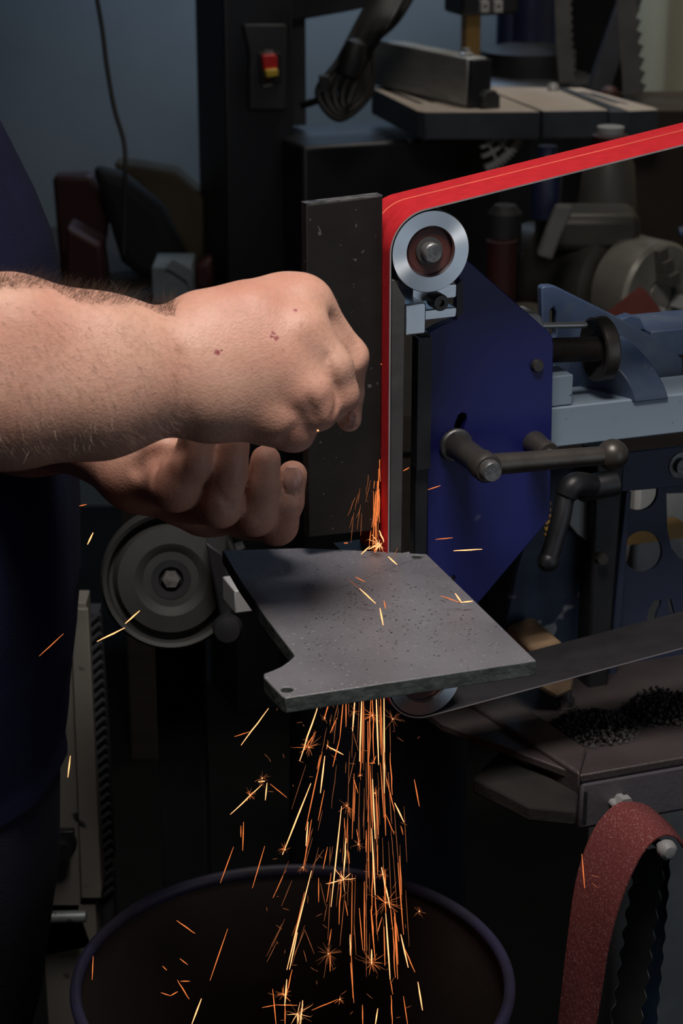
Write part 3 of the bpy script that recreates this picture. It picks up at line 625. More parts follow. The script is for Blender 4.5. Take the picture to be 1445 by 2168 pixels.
# worn sanding disc, folded, leaning against the chuck
dk = 2.46
pts = [(1352, 608), (1364, 612), (1394, 650), (1417, 694), (1400, 735), (1310, 735), (1282, 662), (1318, 634)]
bm = B(); vs = [bm.verts.new(at_d(x, y, dk + .0005 * (1417 - x))) for x, y in pts]
for v in vs:
    if v.co.z < at_d(1400, 730, dk).z: v.co.z = bz; vb = [bm.verts.new(v.co + V((0, .0012, 0))) for v in vs]
bm.faces.new(vs); bm.faces.new(vb[::-1])
for i in range(len(vs)): bm.faces.new((vs[i], vs[(i + 1) % len(vs)], vb[(i + 1) % len(vb)], vb[i]))
single('sanding_disc', bm, REDPAPER, 'worn red brown sanding disc standing in front of the lathe chuck', 'sanding disc')
p = at_d(1440, 488, 2.3); bm = B(); box(bm, p, (.012, .02, .012)); 
p = at_d(1440, 492, 2.3)
bm = B(); tube(bm, [at_d(1436, 492, 2.3), at_d(1500, 478, 2.3)], .006, 12); single('blue_handle', bm, CASTBLUE, 'light blue handle end poking in at the right edge', 'handle')

# ------------------------------------------------------------------ stand under the grinder's tail
st = thing('machine_stand', 'slate blue pressed steel stand with round holes right of the blue plate', 'stand', G)
ws = .135
flr = -G0.z
holes = [outline([(1360 + 41 * math.cos(R(a)), 1168 + 44 * math.sin(R(a))) for a in range(0, 360, 15)], ws), outline([(1352 + 40 * math.cos(R(a)), 1040 + 42 * math.sin(R(a))) for a in range(0, 360, 15)], ws),
         outline([(1366, 1330), (1372, 1292), (1384, 1272), (1400, 1270), (1398, 1282), (1390, 1300), (1386, 1330)], ws), outline([(1412, 1268), (1420, 1268), (1428, 1300), (1416, 1296)], ws)]
bm = B(); prism(bm, outline([(1330, 960), (1560, 935), (1560, 1040), (1410, 1045), (1412, 1120), (1420, 1160), (1440, 1185), (1560, 1190), (1560, 1560), (1290, 1580), (1296, 1400)], ws), ws, ws + .003, holes=holes); obj('web', bm, SLATE, st)
obj('top_flange', prism(B(), outline([(1290, 985), (1310, 960), (1445, 944), (1600, 925), (1600, 1015), (1445, 1030), (1310, 1042)], ws - .02), ws - .02, ws - .016), SLATE, st, bevel=.0008)
obj('leg_flange', prism(B(), outline([(1322, 1040), (1334, 1040), (1302, 1420), (1290, 1500), (1300, 1570), (1285, 1570), (1274, 1500), (1286, 1420)], ws - .012), ws - .014, ws + .002), SLATE, st, bevel=.0008)
u = uv(1300, 1500, ws)[0]
for du in (.1, .4): obj('foot_post', box2(B(), (u + du, ws - .01, flr), (u + du + .035, ws + .02, uv(1300, 1560, ws)[1])), SLATE, st, bevel=.001)
obj('shelf_bolt', lathe(B(), [(0, -.004), (.006, -.004), (.006, 0), (.010, 0), (.010, .003), (0, .003)], P(1442, 985, ws - .021), (0, 1, 0), 20), MIDSTEEL, st)
# chipped navy plate, dark post, white guard behind
st2 = thing('chipped_mount_plate', 'chipped dark navy mounting plate with scraped bright edges below the clamp lever', 'mounting plate', G)
wp = .125
obj('plate', prism(B(), outline([(1150, 1010), (1185, 980), (1255, 990), (1262, 1030), (1250, 1050), (1292, 1060), (1288, 1460), (1180, 1470), (1060, 1350), (1072, 1310), (1095, 1200), (1110, 1150)], wp), wp, wp + .006, holes=[outline([(1176, 1070), (1180, 1050), (1186, 1058), (1184, 1076)], wp)]), CHIPBLUE, st2, bevel=.001)
obj('dark_post', prism(B(), outline([(1262, 960), (1325, 945), (1318, 1040), (1288, 1420), (1284, 1560), (1240, 1560), (1250, 1300), (1256, 1110)], .105), .105, .13), BLACK, st2, bevel=.002)
obj('plate_bolt', lathe(B(), [(0, -.005), (.0045, -.005), (.0045, 0), (0, 0)], P(1270, 1180, .104), (0, 1, 0), 6), DARKIRON, st2)
c = uv(1235, 1050, .12)
dp = [(1212, 1060), (1224, 1052), (1250, 1056), (1258, 1130), (1246, 1148), (1222, 1132), (1204, 1110)]
single('guard_disc', prism(B(), [(lambda q: (q.x, q.y, q.z))(G.world(*[uv(x, y, .117)[0], .117, uv(x, y, .117)[1]])) for x, y in dp], 0, .006, conv=lambda u, v, w: V((0, 0, 0))) if False else (lambda b: (b.transform(G.M), b)[1])(prism(B(), outline(dp, .116), .116, .122)), WHITEBIN, 'pale grey guard sector glimpsed behind the hanging lever', 'guard', bevel=.001)
b = (lambda b: (b.transform(G.M), b)[1])(box2(B(), (uv(1345, 1100, .26)[0], .26, flr), (uv(1600, 1100, .26)[0], .32, uv(1400, 1010, .26)[1])))
single('storage_bin', b, WHITEBIN, 'pale grey bin seen through the holes of the slate stand', 'bin', bevel=.004)
b = (lambda b: (b.transform(G.M), b)[1])(box2(B(), (uv(1310, 1140, .24)[0], .24, uv(1360, 1150, .24)[1]), (uv(1450, 1140, .24)[0], .258, uv(1360, 1122, .24)[1])))
single('tan_strip', b, BRASS, 'thin tan strip crossing behind the lower round hole', 'strip')
# coil of springs with yellow marks
bm = B(); 
for i in range(7):
    y = 1065 + i * 13; a = P(1152, y + 4, .10); b = P(1164, y, .10); tube(bm, [a, b], .0018, 8)
bm.transform(G.M); o = single('marked_scale', bm, mat('amber_marks', (.55, .30, .05), .5), 'short ladder of amber marks beside the hanging lever', 'scale')
# wooden block wedged behind the lower belt
def gb(bm): bm.transform(G.M); return bm
bk = P(1150, 1365, .085)
bm = B(); prism(bm, outline([(1126, 1374), (1180, 1354), (1190, 1362), (1216, 1436), (1215, 1464), (1178, 1481), (1128, 1452)], .072), .072, .118)
single('wood_block', gb(bm), PINE, 'rough pine block wedged behind the lower belt run', 'wood block', bevel=.003)

# ------------------------------------------------------------------ steel base under the belt, with hanging belt and blades
sb = thing('welded_frame', 'dusty brown steel tube frame under the lower belt run', 'frame', G)
zb1 = P(1300, 1655, -.02)
v_top = uv(1240, 1656, -.02)[1]; v_bot = uv(1240, 1757, -.02)[1]
uL_ = uv(1226, 1700, -.02)[0]
obj('cross_tube', prism(B(), [(uL_, v_bot), (.62, v_bot), (.62, v_top), (uL_, v_top)], -.02, .045), BASEFRONT, sb, bevel=.003)
obj('tube_end_slot', box2(B(), (uv(1234, 1700, -.02)[0], -.0207, v_bot + .006), (uv(1241, 1700, -.02)[0], -.0195, v_top - .007)), BLACK, sb)
obj('top_plate', prism(B(), [(uL_ - .066, .135), (uL_ - .058, .085), (uL_, -.02), (.62, -.02), (.62, .16), (uL_ - .02, .16)], v_top, v_top + .006, conv=lambda u, v, w: V((u, v, w))), BASESTEEL, sb, bevel=.001)
dg = [G.onz(x, y, 0) for x, y in ()]
def base_z(px, py, dz=0):
    return G.I @ on_z(px, py, G0.z + v_top + dz)
A_ = [base_z(940, 1500), base_z(1000, 1480), base_z(1235, 1652), base_z(1215, 1680)]
bm = B(); plate4(bm, [(p.x, p.y, v_top + .010) for p in (base_z(955, 1488), base_z(1035, 1470), base_z(1240, 1610), base_z(1225, 1665))], .02); obj('diagonal_bar', bm, BASESTEEL, sb, bevel=.002)
bm = B(); plate4(bm, [(p.x, p.y, v_top - .006) for p in (base_z(1000, 1630), base_z(1060, 1570), base_z(1225, 1660), base_z(1220, 1700), base_z(1120, 1690))], .012); obj('weld_gusset', bm, mat('dark_weld', (.022, .021, .020), .95, spec=.15, bump=.6, bscale=200), sb, bevel=.002)  # gusset in a rough, even near-black
for x in (.32, .55): obj('leg', box2(B(), (x, -.01, flr), (x + .05, .04, v_bot)), BASEFRONT, sb)
# swarf pile on the base
bm = B()
for (cx, cy, rx, ry, hh) in ((1255, 1560, .034, .03, .012), (1400, 1520, .03, .03, .016)):
    c = base_z(cx, cy)
    for k in range(650):
        a = rnd.uniform(0, 6.28); r = math.sqrt(rnd.random()); q = V((c.x + rx * r * math.cos(a), c.y + ry * r * math.sin(a), v_top + .006 + hh * (1 - r * r) * rnd.random()))
        bmesh.ops.create_icosphere(bm, subdivisions=1, radius=rnd.uniform(.0006, .0019), matrix=Matrix.Translation(q))
bm.transform(G.M); o = single('steel_swarf', bm, mat('fine_dark_swarf', (.055, .051, .051), .85, bump=.8, bscale=700), 'dark heaps of grinding dust on the steel base', 'grinding dust'); o['kind'] = 'stuff'
# levelling foot with nut
c = base_z(1196, 1512); z0 = v_top + .006
lf = thing('levelling_bolt', 'upright bolt with nut and washer on the steel base', 'bolt', None, G.world(c.x, c.y, z0))
for nm, pr, n_ in (('washer', [(.0, 0), (.0085, 0), (.0085, .0018), (0, .0018)], 28), ('nut', [(0, .0018), (.0065, .0018), (.0065, .008), (0, .008)], 6), ('stud', [(0, .008), (.0042, .008), (.0042, .022), (0, .022)], 20)):
    bm = lathe(B(), pr, (c.x, c.y, z0), (0, 0, 1), n_); obj(nm, gb(bm), MIDSTEEL, lf)
bm = lathe(B(), [(0, 0), (.004, 0), (.004, -.006), (.0062, -.006), (.0062, -.012), (0, -.012)], P(1309, 1690, -.02), (0, 1, 0), 6); s = obj('hanger_bolt', bm, CHROME, sb); s['label'] = 'bright hex bolt on the front of the tube'
hp = P(1308, 1697, -.034)
# hanging sanding belt: draped over a long pin
pin0 = P(1405, 1793, -.094)
pn = obj('hanger_pin', tube(B(), [V((pin0.x, -.02, pin0.z - .004)), V((pin0.x, -.055, pin0.z - .004)), V((pin0.x, pin0.y, pin0.z - .001))], [.0028, .0028, .003], 16), CHROME, sb)
sub('pin_head', lathe(B(), [(0, -.009), (.004, -.0085), (.0062, -.0065), (.0068, -.003), (.0055, 0), (0, 0)], pin0, (0, 1, 0), 24), CHROME, pn)
obt = thing('worn_sanding_belt', 'worn dusty red sanding belt looped over a pin on the steel base', 'belt', G)
wA, wB = -.090, -.037
path = [P(1225, 2330, wA), P(1262, 2168, wA), P(1290, 2000, wA), P(1318, 1900, wA), P(1350, 1826, wA), P(1380, 1785, wA), P(1410, 1770, wA), P(1440, 1786, wA), P(1475, 1860, wA), P(1500, 1980, wA), P(1510, 2168, wA), P(1500, 2330, wA)]
sp = spline([(p.x, 0, p.z) for p in path], 8)
# back edge rises over a shoulder: the loop is splayed so its far edge is wider
pathb = [P(1165, 2330, wB), P(1183, 2168, wB), P(1203, 1990, wB), P(1222, 1860, wB), P(1252, 1770, wB), P(1290, 1716, wB), P(1325, 1700, wB), P(1380, 1716, wB), P(1450, 1800, wB), P(1480, 1960, wB), P(1490, 2168, wB), P(1480, 2330, wB)]
spb = spline([(p.x, 0, p.z) for p in pathb], 8)
bm = B(); rows = []
for i, (f, bk_) in enumerate(zip(sp, spb)):
    t = sp[min(i + 1, len(sp) - 1)] - sp[max(i - 1, 0)]; nn = V((-t.z, 0, t.x)).normalized() * .0011
    rows.append([bm.verts.new(V((f.x, wA, f.z)) + nn), bm.verts.new(V((f.x, wA, f.z)).lerp(V((bk_.x, wB, bk_.z)), .5) + nn * 1.6), bm.verts.new(V((bk_.x, wB, bk_.z)) + nn), bm.verts.new(V((bk_.x, wB, bk_.z))), bm.verts.new(V((f.x, wA, f.z)))])
for a, b in zip(rows, rows[1:]):
    for k in range(5): f = bm.faces.new((a[k], b[k], b[(k + 1) % 5], a[(k + 1) % 5])); f.material_index = 1 if k == 3 else 0
bm.faces.new(rows[0]); bm.faces.new(rows[-1])
obj('abrasive_band', bm, [OLDBELT, OLDBACK], obt, sharp=50)
def gw(px, py, w): return G.M @ P(px, py, w)
blade_strip('hanging_saw_blade', [gw(1380, 1800, -.064), gw(1368, 1870, -.064), gw(1352, 1980, -.064), gw(1335, 2100, -.064), gw(1320, 2200, -.064), gw(1312, 2330, -.064)], .020, .0005, .0012, .0155, BLADE, 'dark wavy edged saw blade hanging inside the worn red belt', face=V((.3, 1, 0)), both=True, edge=BRIGHTTOOTH, lined=-1)
blade_strip('hanging_saw_blade', [gw(1398, 1796, -.05), gw(1392, 1880, -.05), gw(1385, 1980, -.05), gw(1375, 2100, -.05), gw(1366, 2200, -.05), gw(1360, 2330, -.05)], .014, .0005, .0007, .0165, BLUEBLADE, 'blue wavy edged saw blade hanging from the pin', face=V((-.1, 1, 0)), both=True, edge=BRIGHTTOOTH, lined=1)

# ------------------------------------------------------------------ bin that catches the sparks
bc = at_d(620, 2058, 1.37); br = .148
bn_ = thing('spark_bin', 'tall round bin with a violet blue rim half full of dirty water under the sparks', 'bin', None, (bc.x, bc.y, 0))
lo_ = [(br * .86, 0), (br * .88, .01), (br * .985, bc.z - .03), (br * .99, bc.z - .012)]
obj('bin_wall', lathe(B(), [(0, 0)] + lo_ + [(br * .985, bc.z - .006), (br * .97, bc.z - .012), (br * .955, bc.z - .2), (br * .94, .3), (0, .3)], (bc.x, bc.y, 0), (0, 0, 1), 96, caps=False), [BININ], bn_)
rimo = lathe(B(), [(br * .985 + .004 * math.cos(R(a)), bc.z - .006 + .005 * math.sin(R(a))) for a in range(0, 361, 30)], (bc.x, bc.y, 0), (0, 0, 1), 96, caps=False)
s = obj('rolled_rim', rimo, BINBLUE, bn_); s['label'] = 'violet blue rolled rim'
obj('outer_skin', lathe(B(), [(br * .865, .002), (br * .885, .01), (br * .99, bc.z - .03), (br * .995, bc.z - .010)], (bc.x, bc.y, 0), (0, 0, 1), 96, caps=False), BINBLUE, bn_)
wl_ = thing('', None, None) if False else None
bm = lathe(B(), [(0, bc.z - .16), (br * .953, bc.z - .16), (br * .953, bc.z - .17), (0, bc.z - .17)], (bc.x, bc.y, 0), (0, 0, 1), 72); w_ = obj('water', bm, WATER, bn_); w_['kind'] = 'stuff'

# ------------------------------------------------------------------ left-hand machine: dished wheel, ribbed track and post
wcn = at_d(362, 1228, 1.62)
fw = thing('flanged_wheel', 'dusty dark grey dished wheel with a hub bolt below the hands', 'wheel', None, wcn)
axw = V((.10, -1, .26)).normalized(); k = .0530
whl = obj('dish', lathe(B(), [(0, -.012), (k * .18, -.012), (k * .20, -.004), (k * .42, -.004), (k * .50, -.001), (k * .55, 0), (k * .80, -.002), (k * .88, -.010), (k * .93, -.010), (k * .96, .000), (k * 1.02, .002), (k * 1.06, -.002), (k * 1.06, -.03), (k * .6, -.04), (0, -.04)], wcn, axw, 72), WHEELGREY, fw, sharp=28)
s = obj('hub_recess', lathe(B(), [(k * .30, -.0035), (k * .19, -.0035), (k * .17, -.009), (0, -.009)], wcn, axw, 40, caps=False), BLACK, fw)
s = obj('hub_bolt', lathe(B(), [(0, -.001), (k * .13, -.001), (k * .15, -.003), (k * .15, -.01), (0, -.01)], wcn, axw, 6), MIDSTEEL, fw)
bm = B()
_, ex, ey = basis(axw)
kk = []
for i in range(18):
    a = 2 * math.pi * i / 18; c = wcn - axw * .028 + (ex * math.cos(a) + ey * math.sin(a)) * k * 1.08
    o = obj('cog', lathe(B(), [(0, 0), (.0052, 0), (.0048, .007), (0, .007)], c, c - (wcn - axw * .028), 8), BLACK, fw) if not kk else None
    if o: kk.append(o)
base_cog = kk[0]; M0 = base_cog.matrix_basis.copy()
for i in (0, 1, 2, 3, 16, 17):
    if i == 0: continue
    o = base_cog.copy(); COL.objects.link(o); o.parent = fw
    o.matrix_basis = Matrix.Rotation(2 * math.pi * i / 18, 4, axw)
# guard on the right of the wheel and the stalk that holds it
obj('wheel_guard', prism(B(), [(at_d(x, y, 1.61).x, at_d(x, y, 1.61).z) for x, y in ((440, 1120), (480, 1150), (494, 1240), (494, 1310), (466, 1312), (458, 1240))], at_d(440, 1200, 1.61).y - .02, at_d(440, 1200, 1.61).y + .05), BLACK, fw, bevel=.002)
p = at_d(482, 1330, 1.60); obj('guard_knob', lathe(B(), [(0, -.008), (.010, -.006), (.012, 0), (.010, .008), (0, .010)], p, (0, -1, .2), 24), BLACK, fw)
obj('axle_stand', box2(B(), (wcn.x - .02, wcn.y + .05, 0), (wcn.x + .02, wcn.y + .09, wcn.z + .02)), MATTE, fw, bevel=.003)
obj('axle', cyl(B(), wcn - axw * .03, (wcn.x - .002, wcn.y + .075, wcn.z - .02), .012, 20), BLACK, fw)

pd = 1.85
po = thing('cream_post', 'dusty cream painted post beside the navy shirt with a black knob', 'post', None, (at_d(140, 1900, pd).x, at_d(140, 1900, pd).y, 0))
yy = at_d(140, 1600, pd).y
def oy(x, y, Y): p = on_y(x, y, Y); return (p.x, p.z)
def ext(pts, Y, dep): return prism(B(), [oy(x, y, Y) for x, y in pts], Y, Y + dep)
obj('front_board', ext([(156, 1276), (182, 1276), (184, 1330), (196, 1600), (216, 1880), (214, 1902), (172, 1902), (168, 1925), (196, 2005), (90, 2025), (80, 1760), (60, 1500)], yy, .03), BOARD, po, bevel=.001)
obj('edge_board', ext([(150, 1290), (186, 1290), (214, 1880), (214, 1902), (172, 1902)], yy - .006, .005), BOARD, po, bevel=.0008)
kn = obj('black_knob', lathe(B(), [(0, -.022), (.009, -.022), (.010, -.016), (.008, -.008), (.015, -.004), (.015, .0)], V((*[oy(128, 1782, yy)[0]], yy, oy(128, 1782, yy)[1])), (-.2, 1, .0), 28), BLACK, po)
for px, py in ((146, 1768), ):
    q = oy(px, py, yy); sub('knob_plate', prism(B(), [oy(x, y, yy - .009) for x, y in ((112, 1762), (156, 1760), (156, 1796), (146, 1800), (110, 1800))], yy - .009, yy - .001), BLACK, kn, bevel=.001)
q = at_d(140, 2010, pd)
obj('post_foot', box2(B(), (q.x - .03, yy, 0), (q.x + .02, yy + .03, q.z + .01)), BOARD, po)
tr = thing('ribbed_track', 'ribbed black rubber track hanging behind the cream post', 'track', None, (at_d(205, 1900, pd).x, yy + .04, 0))
a0 = on_y(196, 1300, yy + .035); a1 = on_y(222, 1900, yy + .035)
bm = B(); plate = [oy(184, 1300, yy + .035), oy(208, 1300, yy + .035), oy(228, 1600, yy + .035), oy(238, 1830, yy + .035), oy(216, 1905, yy + .035), oy(196, 1600, yy + .035)]
obj('belt_strip', prism(B(), plate, yy + .035, yy + .06), TREAD, tr)
bm0 = None
for i in range(30):
    t = i / 29; y = 1310 + 580 * t; xl = 186 + (214 - 186) * t; xr = min(210 + 24 * t * 1.25, 238)
    A1 = V((*oy(xl, y + 12, yy + .030)[:1], yy + .030, oy(xl, y + 12, yy + .030)[1])); B1 = V((oy(xr, y - 10, yy + .030)[0], yy + .030, oy(xr, y - 10, yy + .030)[1]))
    bm = B(); tube(bm, [A1, B1], .0026, 6); obj('rib', bm, TREAD, tr)
obj('strip_foot', box2(B(), (a1.x - .012, yy + .035, 0), (a1.x + .008, yy + .06, a1.z + .02)), TREAD, tr)
bm = B(); ya = yy - .03; tube(bm, [V((oy(20, 1944, ya)[0], ya, oy(20, 1944, ya)[1])), V((oy(182, 1940, ya)[0], ya, oy(182, 1940, ya)[1]))], .0058, 16)
cd = obj('conduit', bm, GALV, po); cd['label'] = 'galvanised pipe across the foot of the post'
# dark clutter on a bench at the left rear
by_ = 3.1
lbz = on_y(380, 650, by_).z
lb = thing('rear_bench', 'dark bench along the back wall under the hanging cable', 'bench', None, (-.4, by_ + .3, 0))
obj('bench_top', box2(B(), (-.85, by_ - .1, lbz - .04), (-.27, by_ + .6, lbz)), WOODBENCH, lb)
for x in (-.8, -.32): obj('leg', box2(B(), (x - .03, by_ - .05, 0), (x + .03, by_ + .5, lbz - .04)), WOODBENCH, lb)
def heap(pts, Y, dep, m, name, label, cat, bev=.02):
    b = ext(pts, Y, dep)
    for v in b.verts: v.co.z = max(v.co.z, lbz)
    return single(name, b, m, label, cat, bevel=bev, seg=3)
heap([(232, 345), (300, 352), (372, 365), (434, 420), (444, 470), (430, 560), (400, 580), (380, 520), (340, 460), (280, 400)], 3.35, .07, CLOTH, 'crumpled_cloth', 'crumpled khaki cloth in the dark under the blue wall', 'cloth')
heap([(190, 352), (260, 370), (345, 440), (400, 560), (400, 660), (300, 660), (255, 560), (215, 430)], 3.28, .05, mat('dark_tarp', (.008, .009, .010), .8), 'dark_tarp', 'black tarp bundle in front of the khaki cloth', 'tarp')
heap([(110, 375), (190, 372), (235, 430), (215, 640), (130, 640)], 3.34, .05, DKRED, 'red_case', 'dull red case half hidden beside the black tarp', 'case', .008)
ta = thing('tin_box', 'small dull tin box standing on the rear bench', 'box', None, (on_y(370, 640, 3.12).x, 3.12, lbz))
obj('tin_body', box2(B(), (on_y(322, 600, 3.12).x, 3.12, lbz), (on_y(405, 600, 3.12).x, 3.22, on_y(370, 566, 3.12).z)), TIN, ta, bevel=.002)
obj('tin_lid', prism(B(), [oy(x, y, 3.11) for x, y in ((348, 570), (366, 550), (408, 574), (404, 620), (396, 596), (360, 572))], 3.11, 3.118), TIN, ta)
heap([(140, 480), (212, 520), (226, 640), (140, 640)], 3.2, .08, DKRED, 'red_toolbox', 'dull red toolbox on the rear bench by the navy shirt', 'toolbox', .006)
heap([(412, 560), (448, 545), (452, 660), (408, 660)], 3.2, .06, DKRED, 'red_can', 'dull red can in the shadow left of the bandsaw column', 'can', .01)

# ------------------------------------------------------------------ person: one continuous skin surface for both arms and hands
xs = np.concatenate([np.linspace(-.56, -.215, 60)[:-1], np.arange(-.215, .05, .0016)])
ys = np.concatenate([np.arange(.99, 1.335, .0017), np.linspace(1.335, 1.72, 60)[1:]])
zs = np.concatenate([np.arange(1.075, 1.31, .0016), np.linspace(1.31, 1.60, 60)[1:]])
xs, ys, zs = [a.astype(np.float32) for a in (xs, ys, zs)]
BIG = .06
def new(): return np.full((len(xs), len(ys), len(zs)), BIG, np.float32)
def smin(a, b, k):
    h = np.maximum(k - np.abs(a - b), 0) / k; return np.minimum(a, b) - h * h * k * .25
def cap(D, a, b, ra, rb, k):
    a = V(a); b = V(b); R_ = max(ra, rb) + .045
    sl = []
    for ax_, i in ((xs, 0), (ys, 1), (zs, 2)):
        lo_ = min(a[i], b[i]) - R_; hi_ = max(a[i], b[i]) + R_; sl.append(slice(int(np.searchsorted(ax_, lo_)), int(np.searchsorted(ax_, hi_))))
    X = xs[sl[0]][:, None, None]; Y = ys[sl[1]][None, :, None]; Z = zs[sl[2]][None, None, :]
    ab = b - a; L2 = max(ab.length_squared, 1e-12)
    h = np.clip(((X - a.x) * ab.x + (Y - a.y) * ab.y + (Z - a.z) * ab.z) / L2, 0, 1)
    d = np.sqrt((X - a.x - h * ab.x) ** 2 + (Y - a.y - h * ab.y) ** 2 + (Z - a.z - h * ab.z) ** 2) - (ra + (rb - ra) * h)
    S = tuple(sl); D[S] = smin(D[S], d, k) if k > 0 else np.minimum(D[S], d); return D
def carve(D, pts, r, k):
    E = new()
    for a, b in zip(pts, pts[1:]): cap(E, a, b, r, r, .002)
    m = E < r + .02
    D[m] = -smin(-D[m], E[m], k)
def chain(pts, rs, k=.004):
    D = new()
    for a, b, ra, rb in zip(pts, pts[1:], rs, rs[1:]): cap(D, a, b, ra, rb, k)
    return D
def surf(pts, D=None):
    """where the rays through these picture points meet the skin"""
    pts = np.array(pts, float); r = np.array([ray(*p)[:] for p in pts]); hit = np.full(len(pts), np.nan)
    D = skin if D is None else D
    for t in np.arange(.98, 1.40, .0006):
        q = np.array(CAM) + r * t
        ii = [np.clip(np.searchsorted(a, q[:, k]), 1, len(a) - 1) for k, a in enumerate((xs, ys, zs))]
        d = D[ii[0], ii[1], ii[2]]; m = (d < .0004) & np.isnan(hit); hit[m] = t
    return np.array(CAM) + r * hit[:, None], ~np.isnan(hit)
def crease(D, pts, r, k, sub_=0.0):
    h, ok = surf(pts, D); q = [V(p) + ray(*a).normalized() * sub_ for p, o_, a in zip(h, ok, pts) if o_]
    if len(q) > 1: carve(D, spline(q, 3), r, k)
A_ = at_d
# right arm -----------------------------------------------------
skin = new()
elbR = A_(-270, 800, 1.07)
for off, r0, r1_, r2_, rm_, fm_ in ((-62, .036, .0335, .0245, .0285, .75), (58, .037, .0340, .0255, .0308, .80)):
    cap(skin, elbR + V((0, 0, -off * .00025)), A_(20, 788 + off, 1.10), r0, r1_, .02)
    cap(skin, A_(20, 788 + off, 1.10), A_(210, 792 + off * fm_, 1.115), r1_, rm_, .02)
    cap(skin, A_(210, 792 + off * fm_, 1.115), A_(372, 784 + off * .52, 1.13), rm_, r2_, .02)
palm = new()
mc = [((632, 650, 1.150), (430, 704, 1.136), .0150, .0190), ((620, 708, 1.134), (430, 752, 1.130), .0158, .0185), ((594, 776, 1.131), (430, 800, 1.130), .0158, .0185), ((548, 868, 1.140), (442, 846, 1.134), .0182, .0212)]
for m_, w_, rm, rw in mc:
    cap(palm, A_(*m_), A_(*w_), rm, rw, .014); cap(palm, A_(*w_), A_(350, 785 + (w_[1] - 780) * .62, 1.132), rw, .0205, .014)
cap(palm, A_(610, 655, 1.148), A_(530, 677, 1.139), .0152, .0188, .012); cap(palm, A_(530, 677, 1.139), A_(430, 703, 1.136), .0188, .0190, .012)
cap(palm, A_(560, 745, 1.136), A_(450, 770, 1.132), .0185, .0195, .014); cap(palm, A_(540, 815, 1.137), A_(440, 815, 1.132), .0185, .0200, .014)
cap(palm, A_(585, 800, 1.137), A_(585, 856, 1.140), .0170, .0165, .014)
cap(palm, A_(600, 640, 1.150), A_(628, 646, 1.150), .0150, .0150, .012)
cap(palm, A_(560, 760, 1.150), A_(620, 780, 1.155), .024, .020, .014)
F = [chain([A_(650, 655, 1.150), A_(737, 756, 1.163), A_(733, 832, 1.178), A_(739, 888, 1.186)], [.0150, .0113, .0098, .0074]),
     chain([A_(645, 708, 1.137), A_(700, 780, 1.136), A_(715, 836, 1.142), A_(695, 864, 1.180)], [.0155, .0124, .0115, .0085]),
     chain([A_(615, 776, 1.134), A_(655, 830, 1.129), A_(671, 866, 1.134), A_(650, 882, 1.178)], [.0155, .0126, .0118, .0085]),
     chain([A_(572, 872, 1.141), A_(606, 888, 1.136), A_(622, 912, 1.140), A_(590, 915, 1.180)], [.0150, .0128, .0115, .0085])]
fin = F[0]
for f_ in F[1:]: fin = smin(fin, f_, .0025)
hand = smin(palm, fin, .010)
skin = smin(skin, hand, .007)
# soft valleys between the knuckles, and the wrist fold
crease(skin, [(690, 750), (697, 782), (709, 815), (716, 842), (706, 890)], .0009, .003)
crease(skin, [(652, 842), (658, 862), (667, 885), (669, 905)], .0009, .003)
crease(skin, [(706, 676), (724, 694), (748, 730), (752, 760)], .0003, .010)
crease(skin, [(628, 905), (612, 928), (598, 940)], .0008, .005)
crease(skin, [(386, 740), (388, 800), (391, 850), (394, 885)], .0002, .0035)
# left arm ------------------------------------------------------
elbL = A_(-170, 850, 1.42)
left = new()
cap(left, elbL, A_(60, 880, 1.34), .042, .036, .02); cap(left, A_(60, 880, 1.34), A_(215, 925, 1.285), .036, .026, .02)
pl2 = new()
cap(pl2, A_(215, 925, 1.285), A_(300, 985, 1.265), .026, .027, .014); cap(pl2, A_(300, 985, 1.265), A_(430, 1050, 1.275), .027, .021, .014)
cap(pl2, A_(300, 975, 1.265), A_(350, 960, 1.235), .025, .017, .012)
cap(pl2, A_(430, 1050, 1.275), A_(530, 1080, 1.285), .021, .016, .014)
FL = [chain([A_(520, 1095, 1.285), A_(586, 1110, 1.262), A_(606, 1062, 1.248), A_(619, 1006, 1.243)], [.013, .0128, .0103, .0092]),
      chain([A_(440, 1085, 1.275), A_(540, 1092, 1.243), A_(556, 1030, 1.232), A_(562, 975, 1.228)], [.013, .0122, .0102, .0094]),
      chain([A_(380, 1060, 1.260), A_(466, 1070, 1.226), A_(484, 1000, 1.216), A_(492, 940, 1.214)], [.014, .0132, .0112, .0105]),
      chain([A_(330, 1010, 1.250), A_(372, 1030, 1.222), A_(408, 975, 1.212), A_(420, 915, 1.208)], [.016, .0150, .0125, .011])]
fin = FL[0]
for f_ in FL[1:]: fin = smin(fin, f_, .0022)
left = smin(left, smin(pl2, fin, .009), .014)
crease(left, [(284, 995), (300, 978), (335, 962), (378, 955)], .0018, .008)
crease(left, [(318, 1025), (326, 1000), (335, 985)], .0006, .004)
crease(left, [(384, 955), (376, 990), (384, 940)], .0008, .005)
for a_, b_ in (((462, 1046), (496, 1070)), ((470, 1062), (500, 1066)), ((538, 1096), (566, 1100)), ((604, 1085), (636, 1086))): crease(left, [a_, ((a_[0] + b_[0]) / 2, (a_[1] + b_[1]) / 2 + 5), b_], .0003, .003)
skin = np.minimum(skin, left)
# shoulders and chest inside the shirt join the two arms
shR = V((-.40, 1.20, 1.48)); shL = V((-.40, 1.56, 1.48))
cap(skin, elbR, shR, .042, .055, .02); cap(skin, elbL, shL, .042, .055, .02)
cap(skin, shR, shL, .06, .06, .03); cap(skin, (-.42, 1.38, 1.40), (-.43, 1.38, 1.25), .11, .11, .04)

